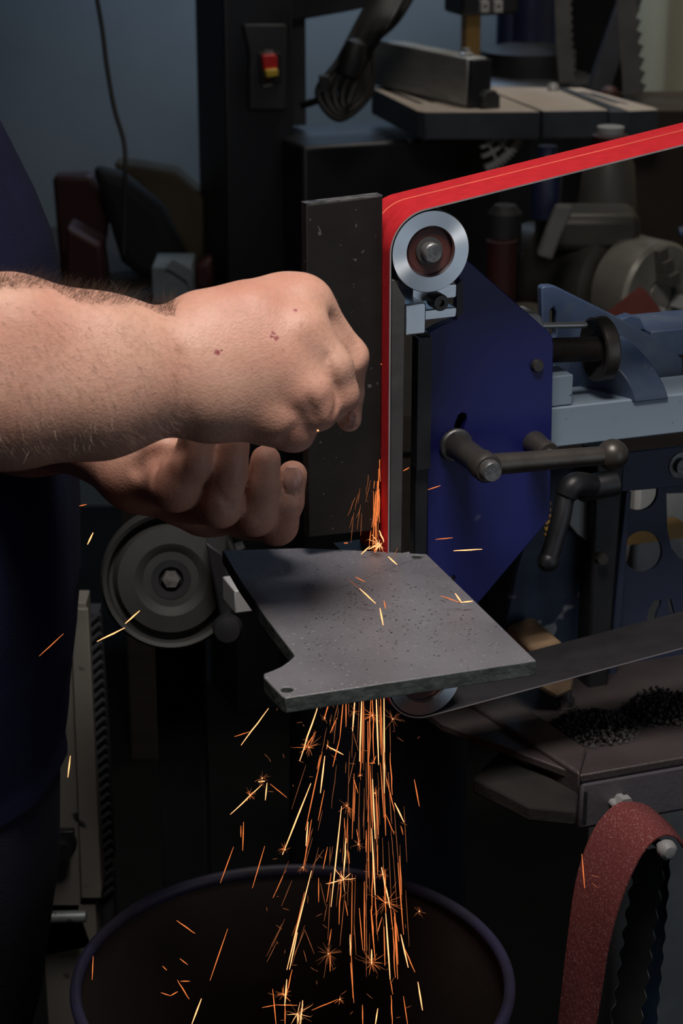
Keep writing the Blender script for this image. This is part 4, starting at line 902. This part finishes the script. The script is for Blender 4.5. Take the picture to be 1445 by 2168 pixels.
def surface_nets(D):
    nx, ny, nz = D.shape; ins = D < 0
    s = np.zeros((nx - 1, ny - 1, nz - 1), np.uint8)
    cs = [(i, j, k) for i in (0, 1) for j in (0, 1) for k in (0, 1)]
    sl = lambda A, c: A[c[0]:nx - 1 + c[0], c[1]:ny - 1 + c[1], c[2]:nz - 1 + c[2]]
    for c in cs: s += sl(ins, c)
    act = (s > 0) & (s < 8); I, J, K = np.nonzero(act); N_ = len(I)
    idx = np.full(act.shape, -1, np.int32); idx[I, J, K] = np.arange(N_)
    acc = np.zeros((N_, 3)); cnt = np.zeros(N_)
    P3 = lambda c: np.stack([xs[I + c[0]], ys[J + c[1]], zs[K + c[2]]], 1)
    vals = {c: D[I + c[0], J + c[1], K + c[2]] for c in cs}
    for a in cs:
        for ax_ in range(3):
            if a[ax_]: continue
            b = list(a); b[ax_] = 1; b = tuple(b); va, vb = vals[a], vals[b]; m = (va < 0) != (vb < 0)
            t = np.where(m, va / np.where(va == vb, 1, va - vb), 0)
            acc += np.where(m[:, None], P3(a) + (P3(b) - P3(a)) * t[:, None], 0); cnt += m
    verts = acc / cnt[:, None]; faces = []
    for ax_ in range(3):
        o1, o2 = [(1, 2), (2, 0), (0, 1)][ax_]
        n0 = np.moveaxis(ins, ax_, 0)
        d = n0[1:] != n0[:-1]; d = np.moveaxis(d, 0, ax_)
        Q = np.array(np.nonzero(d)).T
        ok = (Q[:, o1] > 0) & (Q[:, o2] > 0) & (Q[:, o1] < D.shape[o1] - 1) & (Q[:, o2] < D.shape[o2] - 1); Q = Q[ok]
        def g(d1, d2):
            q = Q.copy(); q[:, o1] -= d1; q[:, o2] -= d2; return idx[q[:, 0], q[:, 1], q[:, 2]]
        f = np.stack([g(0, 0), g(1, 0), g(1, 1), g(0, 1)], 1)
        flip = ins[Q[:, 0], Q[:, 1], Q[:, 2]]; f[flip] = f[flip][:, ::-1]; faces.append(f)
    return verts, np.concatenate(faces)
vt, fc = surface_nets(skin)
fc = fc[(fc >= 0).all(1)]
# relax the surface a little
for it in range(2):
    sm = np.zeros_like(vt); ct_ = np.zeros(len(vt))
    for a, b in ((0, 1), (1, 2), (2, 3), (3, 0)):
        np.add.at(sm, fc[:, a], vt[fc[:, b]]); np.add.at(sm, fc[:, b], vt[fc[:, a]]); np.add.at(ct_, fc[:, a], 1); np.add.at(ct_, fc[:, b], 1)
    vt = vt * .4 + sm / ct_[:, None] * .6
ps = thing('person', 'person in a navy shirt with bare forearms holding a flat black bar to the belt', 'person', None, (-.36, 1.38, 0))
me = bpy.data.meshes.new('body'); vv = vt - np.array(ps.location)
me.from_pydata(vv.tolist(), [], fc[:, ::-1].tolist()); me.polygons.foreach_set('use_smooth', [True] * len(me.polygons)); me.update()
body = bpy.data.objects.new('body', me); COL.objects.link(body); body.parent = ps
bmx = B(); bmx.from_mesh(me); bmesh.ops.recalc_face_normals(bmx, faces=bmx.faces); bmx.to_mesh(me); bmx.free()
# skin
sk = bpy.data.materials.new('weathered_skin'); sk.use_nodes = True; nt = sk.node_tree; N = nt.nodes; L = nt.links; bs_ = N['Principled BSDF']
tc = N.new('ShaderNodeTexCoord')
def nz(scale, detail=4, stretch=None, rot=None):
    n_ = N.new('ShaderNodeTexNoise'); n_.inputs['Scale'].default_value = scale; n_.inputs['Detail'].default_value = detail
    if stretch:
        mp = N.new('ShaderNodeMapping'); mp.inputs['Scale'].default_value = stretch
        if rot: mp.inputs['Rotation'].default_value = rot
        L.new(tc.outputs['Object'], mp.inputs[0]); L.new(mp.outputs[0], n_.inputs['Vector'])
    else: L.new(tc.outputs['Object'], n_.inputs['Vector'])
    return n_
def ramp(src, p0, p1, c0, c1):
    r = N.new('ShaderNodeValToRGB'); r.color_ramp.elements[0].position = p0; r.color_ramp.elements[1].position = p1
    r.color_ramp.elements[0].color = (*c0, 1); r.color_ramp.elements[1].color = (*c1, 1); L.new(src, r.inputs[0]); return r.outputs[0]
def mix(f, a, b):
    m = N.new('ShaderNodeMix'); m.data_type = 'RGBA'
    L.new(f, m.inputs['Factor'])
    for s_, v in (('A', a), ('B', b)):
        if isinstance(v, tuple): m.inputs[s_].default_value = (*v, 1)
        else: L.new(v, m.inputs[s_])
    return m.outputs['Result']
c = ramp(nz(16).outputs['Fac'], .36, .66, (.58, .335, .25), (.52, .245, .18))
c = mix(ramp(nz(300, 3).outputs['Fac'], .45, .75, (0, 0, 0), (.5, .5, .5)), c, (.42, .22, .15))
c = mix(ramp(nz(85, 2).outputs['Fac'], .70, .76, (0, 0, 0), (.45, .45, .45)), c, (.34, .15, .085))
scabs = [(625, 657, .0011), (618, 672, .0005), (578, 707, .0014), (585, 716, .0012), (574, 713, .0008), (460, 746, .0015), (469, 742, .0006), (532, 783, .0010), (661, 735, .0003), (694, 660, .0004), (672, 801, .0004), (680, 809, .0003), (734, 748, .0005), (740, 775, .0006), (737, 790, .0004)]
hp_, ok_ = surf([(a, b) for a, b, _ in scabs]); nwarp = nz(900, 2)
for (a, b, r), p, o_ in zip(scabs, hp_, ok_):
    if not o_: continue
    dn = N.new('ShaderNodeVectorMath'); dn.operation = 'DISTANCE'; L.new(tc.outputs['Object'], dn.inputs[0]); dn.inputs[1].default_value = tuple(V(p) - ps.location)
    ma = N.new('ShaderNodeMath'); ma.operation = 'MULTIPLY_ADD'; L.new(nwarp.outputs['Fac'], ma.inputs[0]); ma.inputs[1].default_value = r * 2.2; L.new(dn.outputs['Value'], ma.inputs[2])
    dv = N.new('ShaderNodeMath'); dv.operation = 'DIVIDE'; L.new(ma.outputs[0], dv.inputs[0]); dv.inputs[1].default_value = r * 5
    f = ramp(dv.outputs[0], .38, .50, (1, 1, 1), (0, 0, 0))
    c = mix(f, c, (.26, .045, .05) if a < 650 else (.14, .07, .06))
L.new(c, bs_.inputs['Base Color'])
L.new(ramp(nz(40).outputs['Fac'], .4, .65, (.52, .52, .52), (.64, .64, .64)), bs_.inputs['Roughness'])
bs_.inputs['Subsurface Weight'].default_value = .15; bs_.inputs['Subsurface Radius'].default_value = (.008, .003, .0015); bs_.inputs['Subsurface Scale'].default_value = .5
ad = N.new('ShaderNodeMath'); ad.operation = 'MULTIPLY_ADD'
vor = N.new('ShaderNodeTexVoronoi'); vor.inputs['Scale'].default_value = 620; L.new(tc.outputs['Object'], vor.inputs['Vector'])
L.new(nz(60, 5, (4.5, 1, 1), (0, .3, 0)).outputs['Fac'], ad.inputs[0]); ad.inputs[1].default_value = 1.6; L.new(vor.outputs['Distance'], ad.inputs[2])
bp = N.new('ShaderNodeBump'); bp.inputs['Strength'].default_value = .13; bp.inputs['Distance'].default_value = .0011; L.new(ad.outputs[0], bp.inputs['Height']); L.new(bp.outputs[0], bs_.inputs['Normal'])
me.materials.append(sk)
# nails: curved plates laid on two fingertips
def nail(pxs, rows_, lift, label):
    g = []; grid = [(x0 + (x1 - x0) * i / 8, y, i) for (x0, x1, y) in rows_ for i in range(9)]
    h, ok = surf([(x, y) for x, y, _ in grid]); bm = B(); nrow = len(rows_); vs = []
    for q, (x, y, i), o_ in zip(h, grid, ok):
        if not o_: q = h[ok].mean(0)
        vs.append(V(q) - ray(x, y).normalized() * lift)
    topv = [bm.verts.new(v) for v in vs]; lov = [bm.verts.new(v + ray(700, 950).normalized() * .0016) for v in vs]
    for j in range(nrow - 1):
        for i in range(8):
            k = j * 9 + i; bm.faces.new((topv[k], topv[k + 1], topv[k + 10], topv[k + 9])); bm.faces.new((lov[k], lov[k + 9], lov[k + 10], lov[k + 1]))
    bd = [i for i in range(9)] + [j * 9 + 8 for j in range(1, nrow)] + [(nrow - 1) * 9 + i for i in range(7, -1, -1)] + [j * 9 for j in range(nrow - 2, 0, -1)]
    for a, b in zip(bd, bd[1:] + bd[:1]): bm.faces.new((topv[a], lov[a], lov[b], topv[b]))
    o = obj('fingernail', bm, NAIL, ps, sharp=50); o['label'] = label
nail(None, [(606, 632, 990), (601, 638, 996), (600, 641, 1006), (600, 641, 1018), (603, 638, 1030), (609, 633, 1038)], .0007, 'fingernail of the lower hand facing the viewer')
nail(None, [(742, 750, 872), (741, 753, 880), (740, 755, 890), (741, 755, 900), (744, 753, 908)], .0006, 'fingernail of the upper hand by the belt')
# arm hair
def hairs(name, n, region, length, m, lean, rad, stand):
    pr = []
    while len(pr) < n:
        x = rnd.uniform(region[0], region[1]); y = rnd.uniform(region[2], region[3]); pr.append((x, y))
    h, ok = surf(pr); bm = B(); vrt = []; fcs = []
    gx = lambda q: V(q)
    def nrm(q):
        i = [int(np.clip(np.searchsorted(a, q[k]), 2, len(a) - 3)) for k, a in enumerate((xs, ys, zs))]
        g = V((skin[i[0] + 1, i[1], i[2]] - skin[i[0] - 1, i[1], i[2]], skin[i[0], i[1] + 1, i[2]] - skin[i[0], i[1] - 1, i[2]], skin[i[0], i[1], i[2] + 1] - skin[i[0], i[1], i[2] - 1])); return g.normalized() if g.length else V((0, 0, 1))
    for q, o_ in zip(h, ok):
        if not o_: continue
        n_ = nrm(q)
        if n_.z < stand[0] or n_.z > stand[1]: continue
        q = V(q); d = (n_ * stand[2] + V(lean) + V((rnd.gauss(0, .3), rnd.gauss(0, .3), rnd.gauss(0, .3)))).normalized(); l_ = rnd.uniform(*length); cv = V((rnd.gauss(.1, .3), rnd.gauss(0, .2), -.35))
        prev = None
        for s in range(4):
            t = s / 3; c_ = q - n_ * .0004 + d * l_ * t + cv * l_ * t * t * .6; r = rad * (1 - .8 * t); _, a, b = basis(d)
            k0 = len(vrt); vrt += [(c_ + (a * math.cos(w_) + b * math.sin(w_)) * r - ps.location)[:] for w_ in (0, 2.09, 4.19)]
            if prev is not None: fcs += [(prev + e, prev + (e + 1) % 3, k0 + (e + 1) % 3, k0 + e) for e in range(3)]
            prev = k0
    mh = bpy.data.meshes.new(name); mh.from_pydata(vrt, [], fcs); mh.materials.append(m); o = bpy.data.objects.new(name, mh); COL.objects.link(o); o.parent = ps; o['kind'] = 'stuff'; return o
hairs('arm_hair', 4200, (-20, 370, 585, 670), (.006, .014), HAIRM, (.25, .2, .1), .00006, (.88, 2, 1.0))
o = hairs('arm_hair', 1500, (-20, 400, 620, 960), (.003, .007), HAIRL, (.5, 0, -.35), .00006, (-1, .75, .25)); o['label'] = 'pale hairs on the side of the forearm'
# shirt, sleeves, trousers, boots
out = [(-20, 60, 40), (20, 160, 60), (62, 260, 80), (104, 370, 95), (132, 470, 100), (146, 560, 105), (158, 700, 110), (166, 900, 115), (168, 1080, 115), (166, 1250, 112), (150, 1380, 105), (122, 1520, 96), (100, 1650, 90), (104, 1700, 92)]
def loft(rows_, m, name, fold=0.0, nn_=64, cx=None):
    bm = B(); rings = []
    for j, (xr, z, hy, hx, yc) in enumerate(rows_):
        rg = []
        for i in range(nn_):
            a = 2 * math.pi * i / nn_; f = 1 + fold * mnoise.noise(V((math.cos(a) * 2.4, math.sin(a) * 2.4, z * 3.2))) + fold * .8 * mnoise.noise(V((math.cos(a) * 6 + z * 5, math.sin(a) * 5, z * 9)))
            rg.append(bm.verts.new((xr - hx + hx * math.cos(a) * f, yc + hy * math.sin(a) * f, z)))
        rings.append(rg)
    for a, b in zip(rings, rings[1:]):
        for i in range(nn_): bm.faces.new((a[i], a[(i + 1) % nn_], b[(i + 1) % nn_], b[i]))
    bm.faces.new(rings[0]); bm.faces.new(rings[-1]); return obj(name, bm, m, ps, sharp=80)
rws = []
for (x, y, k) in out:
    p = at_d(x, y, 1.50); rws.append((p.x, p.z))
rws = [rws[0]] + rws[1:]
rr_ = [(rws[0][0] - .03, rws[0][1] + .10, .14, .10, 1.40)]
for i, (x, z) in enumerate(rws): rr_.append((x, z, .17, .13, 1.40))
fine = []
for a, b in zip(rr_, rr_[1:]):
    for k in range(5): fine.append(tuple(a[q] + (b[q] - a[q]) * k / 5 for q in range(5)))
fine.append(rr_[-1])
loft(fine, NAVY, 'shirt', .045)
zl = rr_[-1][1]
tl = []
for z, xr in ((zl + .02, rr_[-1][0] - .004), (zl - .1, rr_[-1][0] - .012), (zl - .22, rr_[-1][0] - .03), (.55, rr_[-1][0] - .045)):
    tl.append((xr, z, .165, .12, 1.40))
loft(tl, TROUSER, 'trousers', .04)
for yc in (1.31, 1.49):
    lgt = []
    for i in range(9):
        z = .60 - i * .065; lgt.append((tl[-1][0] - .01 - .01 * i / 8, z, .085 - .02 * i / 8, .10 - .025 * i / 8, yc))
    loft(lgt, TROUSER, 'trouser_leg', .04)
    x = tl[-1][0]
    bm = B(); ball(bm, (x - .02, yc, .045), 1, 24, (.14, .05, .045)); ball(bm, (x - .09, yc, .085), 1, 20, (.06, .05, .085)); box(bm, (x - .03, yc, .012), (.27, .095, .024)); obj('boot', bm, LEATHER, ps, bevel=.004)
bm = B(); tube(bm, spline([shR + V((-.04, .02, .06)), shR + V((.01, -.02, -.02)), shR.lerp(elbR, .4) + V((.005, -.01, 0)), shR.lerp(elbR, .66)], 6), [.085] * 8 + [.080] * 6 + [.074] * 5, 32); obj('sleeve', bm, NAVY, ps, sharp=60)
bm = B(); tube(bm, spline([shL + V((-.04, -.02, .06)), shL + V((.01, .02, -.02)), shL.lerp(elbL, .4), shL.lerp(elbL, .66)], 6), [.085] * 8 + [.080] * 6 + [.074] * 5, 32); obj('sleeve', bm, NAVY, ps, sharp=60)

# the flat bar being ground: stands upright, its edge on the belt
wbar = .0115
bp_ = [uv(648, 434, wbar), uv(808.5, 415, wbar), uv(809, 1122, wbar), uv(640, 1140, wbar)]
xr = -.0014 - .0004
pts = [(bp_[0][0], bp_[0][1]), (xr, bp_[1][1]), (xr, bp_[2][1]), (bp_[0][0], bp_[3][1])]
bmb = prism(B(), pts, wbar, wbar + .010); bmb.transform(G.M)
br_ = single('steel_bar', bmb, BLACKSTEEL, 'flat black mill scale steel bar held upright against the belt by the hands', 'steel bar', bevel=.0008)
bmb = prism(B(), [(pts[0][0], pts[0][1]), (pts[1][0], pts[1][1]), (pts[1][0], pts[1][1] + .0007), (pts[0][0], pts[0][1] + .0007)], wbar + .0002, wbar + .0098); bmb.transform(G.M @ Matrix.Translation((0, 0, -.0003)))
s = obj('sawn_edge', bmb, mat('bright_sawn_edge', (.16, .15, .14), .5, .5, c2=(.03, .03, .03), scale=160), None, origin=br_.location); s.location = (0, 0, 0); s.parent = br_; s['label'] = 'scratched brighter sawn top edge'

# ------------------------------------------------------------------ sparks: thin glowing filaments
def spark_tube(bm, a, b, r, mi, wig=0.0, taper=.35):
    n_ = 5; L_ = (b - a).length; _, e1, e2 = basis(b - a); o = rnd.uniform(0, 6)
    pts_ = [a.lerp(b, i / n_) + e1 * (math.sin(o + i * 2.1) * wig * L_ * .012) for i in range(n_ + 1)]
    f0 = len(bm.faces); tube(bm, pts_, [r * (taper + (1 - taper) * min(1, 2.2 * min(i + .3, n_ + .3 - i) / n_)) for i in range(n_ + 1)], 5); bm.faces.ensure_lookup_table()
    for f in bm.faces[f0:]: f.material_index = mi
def lvl(v): return (2 if v < 1.2 else 1 if v < 2.2 else 0)
def rad(v): return .00011 + .00012 * min(v, 3)
c7 = lambda x, y: (420 + x * .3737, 1440 + y * .3737)
c6 = lambda x, y: (x * .3322, 1600 + y * .3322)
c5 = lambda x, y: (x * .3322, 1100 + y * .3322)
c2_ = lambda x, y: (700 + x * .346, 1040 + y * .346)
main7 = [(688,112,572,458,3),(665,292,600,390,2),(710,112,690,160,1),(745,100,712,225,2),(752,105,765,155,1),(800,100,765,230,1),(783,215,745,300,2),(820,110,800,330,2),(835,95,835,265,2),(850,110,850,200,1),(887,85,872,290,3),(872,290,905,400,1),(925,85,912,460,3),(935,80,928,470,2),(975,75,965,480,2),(985,75,992,470,2),(1005,75,1020,480,3),(1030,70,1045,500,2),(1050,60,1052,640,3),(780,215,765,360,1),(800,330,760,490,2),(730,375,820,422,2.5),(890,410,848,595,1),(715,430,690,640,3),(700,405,605,850,2),(636,585,475,990,3),(920,400,915,545,2),(877,550,903,640,1.3),(887,600,880,800,1.3),(970,480,985,840,2),(985,560,1000,900,2.5),(1052,640,1060,880,2),(1060,540,1110,745,2),(1110,695,1163,805,3),(1060,760,1108,873,1.3),(620,803,608,940,2.5),(640,790,592,1080,2),(810,715,750,1285,2.3),(835,895,820,1130,3),(825,780,832,900,1.2),(845,960,855,1040,1.5),(730,945,705,1070,1.5),(745,945,742,1050,1),(680,1120,680,1258,1.5),(895,845,915,960,1.5),(950,850,948,975,2),(980,840,1000,1220,2.5),(1000,880,1020,893,1),(1010,1220,1060,1265,2),(1035,1060,1085,1290,3),(1055,1070,1060,1200,2),(830,1200,800,1505,1),(830,1250,845,1335,1.3),(870,1100,865,1560,1.2),(858,1440,860,1560,2.2),(910,1290,930,1530,1.5),(640,1080,500,1640,2.6),(600,1200,500,1640,1.2),(560,1430,515,1640,2.2),(1060,1320,1085,1695,3),(1040,1340,1010,1440,1.5),(975,1300,1000,1590,2),(1000,1230,1010,1400,2),(1145,1440,1187,1628,3),(1165,1515,1225,1655,2),(1105,1300,1135,1480,1.5),(1085,1280,1100,1420,1.2),(1160,1790,1185,1960,1.5),(1090,1785,1098,1960,2),(1015,1860,1000,1960,2.5),(928,1840,930,1960,2),(865,1560,875,1800,2),(745,1540,745,1650,1.5),(980,1525,980,1610,3),(500,1695,488,1845,3),(530,1640,495,1800,2),(420,1750,440,1960,2),(590,1815,575,1960,3),(490,1840,490,1960,2),(640,1870,790,1808,1.5),(360,1855,440,1840,1.2),(440,1840,560,1842,1.5),(470,1770,520,1820,1.2),(540,1560,600,1420,1),(595,1530,612,1595,.8),(600,1410,655,1550,.8),(690,1150,720,1280,.7),(640,1060,710,960,1),(1085,1690,1100,1780,1.3),(860,1600,880,1830,1.4),(960,380,965,470,1),(1000,470,965,470,1.3),(1005,430,985,475,1.3)]
bursts7 = [(625,380,75,2,1),(820,1130,85,3,1),(290,650,40,1.5,.8),(360,555,45,1,.9),(840,710,60,1.5,1),(735,1550,70,.9,1.6),(980,1600,75,2,1.2),(1060,1260,90,2,1),(490,960,35,1.5,.7),(590,1060,40,1,.8),(480,1780,50,1.5,.8),(560,1890,80,2.5,1),(1045,1100,45,1.5,.8),(905,930,40,1,.7),(715,215,25,1.5,.6),(915,540,25,1.5,.5),(1250,1310,40,1,.6),(800,1808,30,1.2,.6),(1100,220,60,1,1),(880,180,40,1,.8),(985,200,60,1.5,1),(1000,640,40,1,.8),(730,370,30,1.2,.6)]
bm = B()
def dep(py): return 1.312 + max(0, py - 1460) / 700 * .03 + rnd.uniform(-.022, .028)
def add(bm, p, q, v, wig=.6, d=None):
    d = d or dep((p[1] + q[1]) / 2); spark_tube(bm, at_d(*p, d), at_d(*q, d + rnd.uniform(-.006, .010)), rad(v), lvl(v), wig)
def burst(bm, p, r, v, dens, d=None):
    d = d or dep(p[1]); c_ = at_d(*p, d)
    for k in range(int(24 * dens)):
        dr = V((rnd.gauss(0, 1), rnd.gauss(0, .8), rnd.gauss(0, 1))).normalized(); l_ = r / FPX * d * rnd.uniform(.3, 1.3)
        spark_tube(bm, c_, c_ + dr * l_, .00007 + .00005 * v * rnd.random(), 2 if rnd.random() < .55 else lvl(v), 1, .2)
        if rnd.random() < .3:
            e = c_ + dr * l_; spark_tube(bm, e, e + V((rnd.gauss(0, 1), rnd.gauss(0, 1), rnd.gauss(0, 1))).normalized() * l_ * .25, .00008, 2, 1, .3)
    bmesh.ops.create_icosphere(bm, subdivisions=1, radius=.0005, matrix=Matrix.Translation(c_))
for x0_, y0_, x1_, y1_, v in main7: add(bm, c7(x0_, y0_), c7(x1_, y1_), v)
for x, y, r, v, dn in bursts7: burst(bm, c7(x, y), r * .3737, v, dn)
# the dense, fainter stream right below the belt
for k in range(70):
    x = rnd.gauss(985, 42); y = rnd.uniform(70, 1500); l_ = rnd.uniform(150, 420); sl_ = (x - 960) * .00022 * 3
    xx = x + (x - 975) * y * .0011
    add(bm, c7(xx, y), c7(xx + l_ * sl_ + rnd.gauss(0, 6), min(y + l_, 1960)), rnd.choice((.6, .6, .8, .8, 1.3, 2)))
for k in range(34):
    y = rnd.uniform(80, 1500); x = 880 - rnd.random() * (170 + y * .22); l_ = rnd.uniform(60, 260)
    add(bm, c7(x, y), c7(x - l_ * (900 - x) * .0011, y + l_), rnd.choice((.5, .5, .7, 1.3)))
for k in range(60):
    x = rnd.uniform(380, 1250); y = rnd.uniform(150, 1950); a = rnd.uniform(0, 6.28); l_ = rnd.uniform(10, 45); add(bm, c7(x, y), c7(x + l_ * math.cos(a), y + l_ * math.sin(a)), .4)
# spray between the bar and the belt, down to the rest
for k in range(46):
    y = rnd.uniform(860, 1080); x = 806 - abs(rnd.gauss(0, 6)) - (y - 860) * .02; l_ = rnd.uniform(40, 150); y1_ = min(y + l_, 1166)
    d = 1.2960 + rnd.uniform(-.004, .002)
    add(bm, (x, y), (x - rnd.uniform(-2, 9) , y1_), rnd.choice((.5, .6, .8, 1.4, 1.6)), .6, d)
for k in range(16):
    x = rnd.uniform(736, 790); y = rnd.uniform(950, 1090); add(bm, (x, y), (x - rnd.uniform(2, 12), y + rnd.uniform(15, 60)), .5, 1.5, 1.29)
for s in [(185,385,240,335,2.5),(230,355,300,320,3),(325,310,295,240,3),(265,375,280,330,2),(155,20,105,150,1),(270,360,310,320,2.5),(290,90,282,150,2),(245,240,235,330,1.5)]: add(bm, c2_(*s[:2]), c2_(*s[2:4]), s[4], 1.5, 1.292)
burst(bm, c2_(295, 320), 22, 2.5, 1, 1.292); burst(bm, (799, 968), 10, 2.5, .6, 1.293)
o = obj('spark_shower', bm, [HOT, ORANGE, DULL], None, origin=at_d(800, 1500, 1.31)); tag(o, 'shower of glowing orange sparks falling from the belt into the bin', 'sparks', None, 'stuff')
strays = [(*c7(397,160), *c7(240,368), 2.3), (*c7(290,292), *c7(203,320), 1.3), (*c7(360,590), *c7(180,762), 2.2), (*c7(388,582), *c7(378,680), 2.3), (*c7(405,588), *c7(500,665), 1.3), (*c7(338,576), *c7(376,572), 3), (*c7(255,803), *c7(250,966), 2), (*c7(240,825), *c7(240,890), 1.5), (*c7(198,945), *c7(123,1150), 1.6), (*c7(375,940), *c7(305,1178), 1.6), (*c7(165,1410), *c7(65,1702), 1.8), (*c7(1222,563), *c7(1250,715), 2.1), (*c7(1145,825), *c7(1158,875), 1.3), (*c7(1242,1710), *c7(1268,1870), 3),
          (*c6(448,0), *c6(432,138), 3), (*c6(1125,1050), *c6(1242,1133), 2.1), (*c6(593,1278), *c6(587,1428), 1.6), (*c6(1130,1430), *c6(1205,1552), 2.1), (*c6(1150,1437), *c6(1208,1437), 1.8), (*c6(1283,1548), *c6(1222,1710), 3), (*c6(1035,1340), *c6(1063,1368), 1.4), (*c6(1145,1293), *c6(1195,1332), 1.6), (*c6(1025,1510), *c6(1085,1530), 1.5), (*c6(1085,1530), *c6(1132,1503), 2),
          (*c5(593,83), *c5(557,158), 3), (*c5(890,580), *c5(797,663), 3), (*c5(795,690), *c5(618,776), 3), (*c5(405,727), *c5(250,870), 1.4), (183, 1068, 168, 1071, 1.6),
          (*c2_(300,715), *c2_(320,820), 3), (*c2_(325,670), *c2_(335,720), 2), (*c2_(175,595), *c2_(275,688), 2.5), (*c2_(150,525), *c2_(210,555), 1.4), (*c2_(105,540), *c2_(175,595), .9), (*c2_(760,625), *c2_(800,682), 3), (*c2_(670,640), *c2_(795,682), 1.5), (*c2_(800,680), *c2_(868,672), 2.5), (*c2_(350,400), *c2_(405,450), 3), (*c2_(380,410), *c2_(410,345), 1), (*c2_(750,365), *c2_(925,355), 2.6), (*c2_(640,295), *c2_(745,285), 1.6), (*c2_(80,318), *c2_(105,316), 2),
          (905, 1037, 932, 1028, 1.6), (853, 997, 866, 990, 1.6), (1231, 1808, 1237, 1880, 2), (1250, 1853, 1268, 1857, .9), (671, 911, 674, 912, 3), (806, 770, 807, 772, 2), (1252, 1870, 1266, 1880, .9)]
STRAYLABEL = '''bright streak slanting down just below the front left corner of the work rest
short faint spark branching left off the streak below the work rest corner
long spark slanting down left from the burst left of the shower
short bright spark dropping straight down from the burst left of the shower
thin spark slanting down right from the burst left of the shower
tiny white hot spark at the heart of the burst left of the shower
upright spark in the dark halfway between the burst and the bin rim
short dull spark touching the upright one above the bin rim
wavy orange spark crossing the back rim of the bin, the left of two
wavy orange spark crossing the back rim of the bin, the right of two
longest wavy spark falling inside the bin left of the shower
upright wavy spark right of the shower below the lower wheel
tiny dull spark right of the shower above the bin rim
bright spark right of the shower at the bottom edge of the picture
bright upright spark in front of the cream post
spark slanting down right inside the left half of the bin
lone upright spark against the left inner wall of the bin
slanting spark under the little fork deep in the bin
short level spark of the little fork deep in the bin
brightest thick spark at the bottom edge left of the shower
tiny orange dash left of the fork in the bin
small pale spark above the fork in the bin
faint level spark left of the fork in the bin, the further one
pale slanting spark left of the fork in the bin, the nearer one
bright short spark beside the navy shirt above the dished wheel
bright spark across the lower rim of the dished wheel, the upper one
bright spark leaving the rim of the dished wheel, the lower one
thin dim spark slanting across the navy shirt
tiny orange dash beside the shirt just under the lower hand
bright upright spark in the middle of the work rest
short orange spark just right of the bright one on the work rest
bright slanting spark on the work rest under the hot spot
faint bent spark on the work rest, its upper arm
faint thin spark leading into the slanting one on the work rest
bright arm of the V shaped spark at the right edge of the work rest
thin long arm left of the V shaped spark on the work rest
level arm of the V shaped spark at the right edge of the work rest
white hot spark at the foot of the belt
thin dim spark rising right from the foot of the belt
long level spark before the lower part of the blue plate
short dull arc above the long level spark on the blue plate
tiny orange dash on the dark gap left of the belt foot
small wavy spark at the left edge of the blue plate
short spark between the platen and its black holder
long upright spark in front of the worn red belt
faint dash right of the upright spark on the worn belt, the upper one
glowing dot on the little finger of the upper hand
tiny glowing dot at the edge of the belt beside the knuckles
faint dash right of the upright spark on the worn belt, the lower one'''.split('\n')
for (x0_, y0_, x1_, y1_, v), lab in zip(strays, STRAYLABEL):
    my = (y0_ + y1_) / 2; mx_ = (x0_ + x1_) / 2
    d = 1.08 if (mx_, my) == (672.5, 911.5) else 1.33 if my > 1500 else 1.24 if mx_ > 840 else 1.22
    if 1150 < my < 1360 and 700 < mx_ < 1010: d = (V(on_z(mx_, max(y0_, y1_), TZ + .006)) - CAM).dot(FW)
    if mx_ > 1220: d = 1.30
    a = at_d(x0_, y0_, d); b = at_d(x1_, y1_, d + .002); bm = B(); spark_tube(bm, V((0, 0, 0)), b - a, rad(v), 0, .8)
    o = obj('spark_streak', bm, [(DULL, ORANGE, HOT)[2 - lvl(v)]], None); o.location = a
    tag(o, lab, 'spark', 'stray sparks')
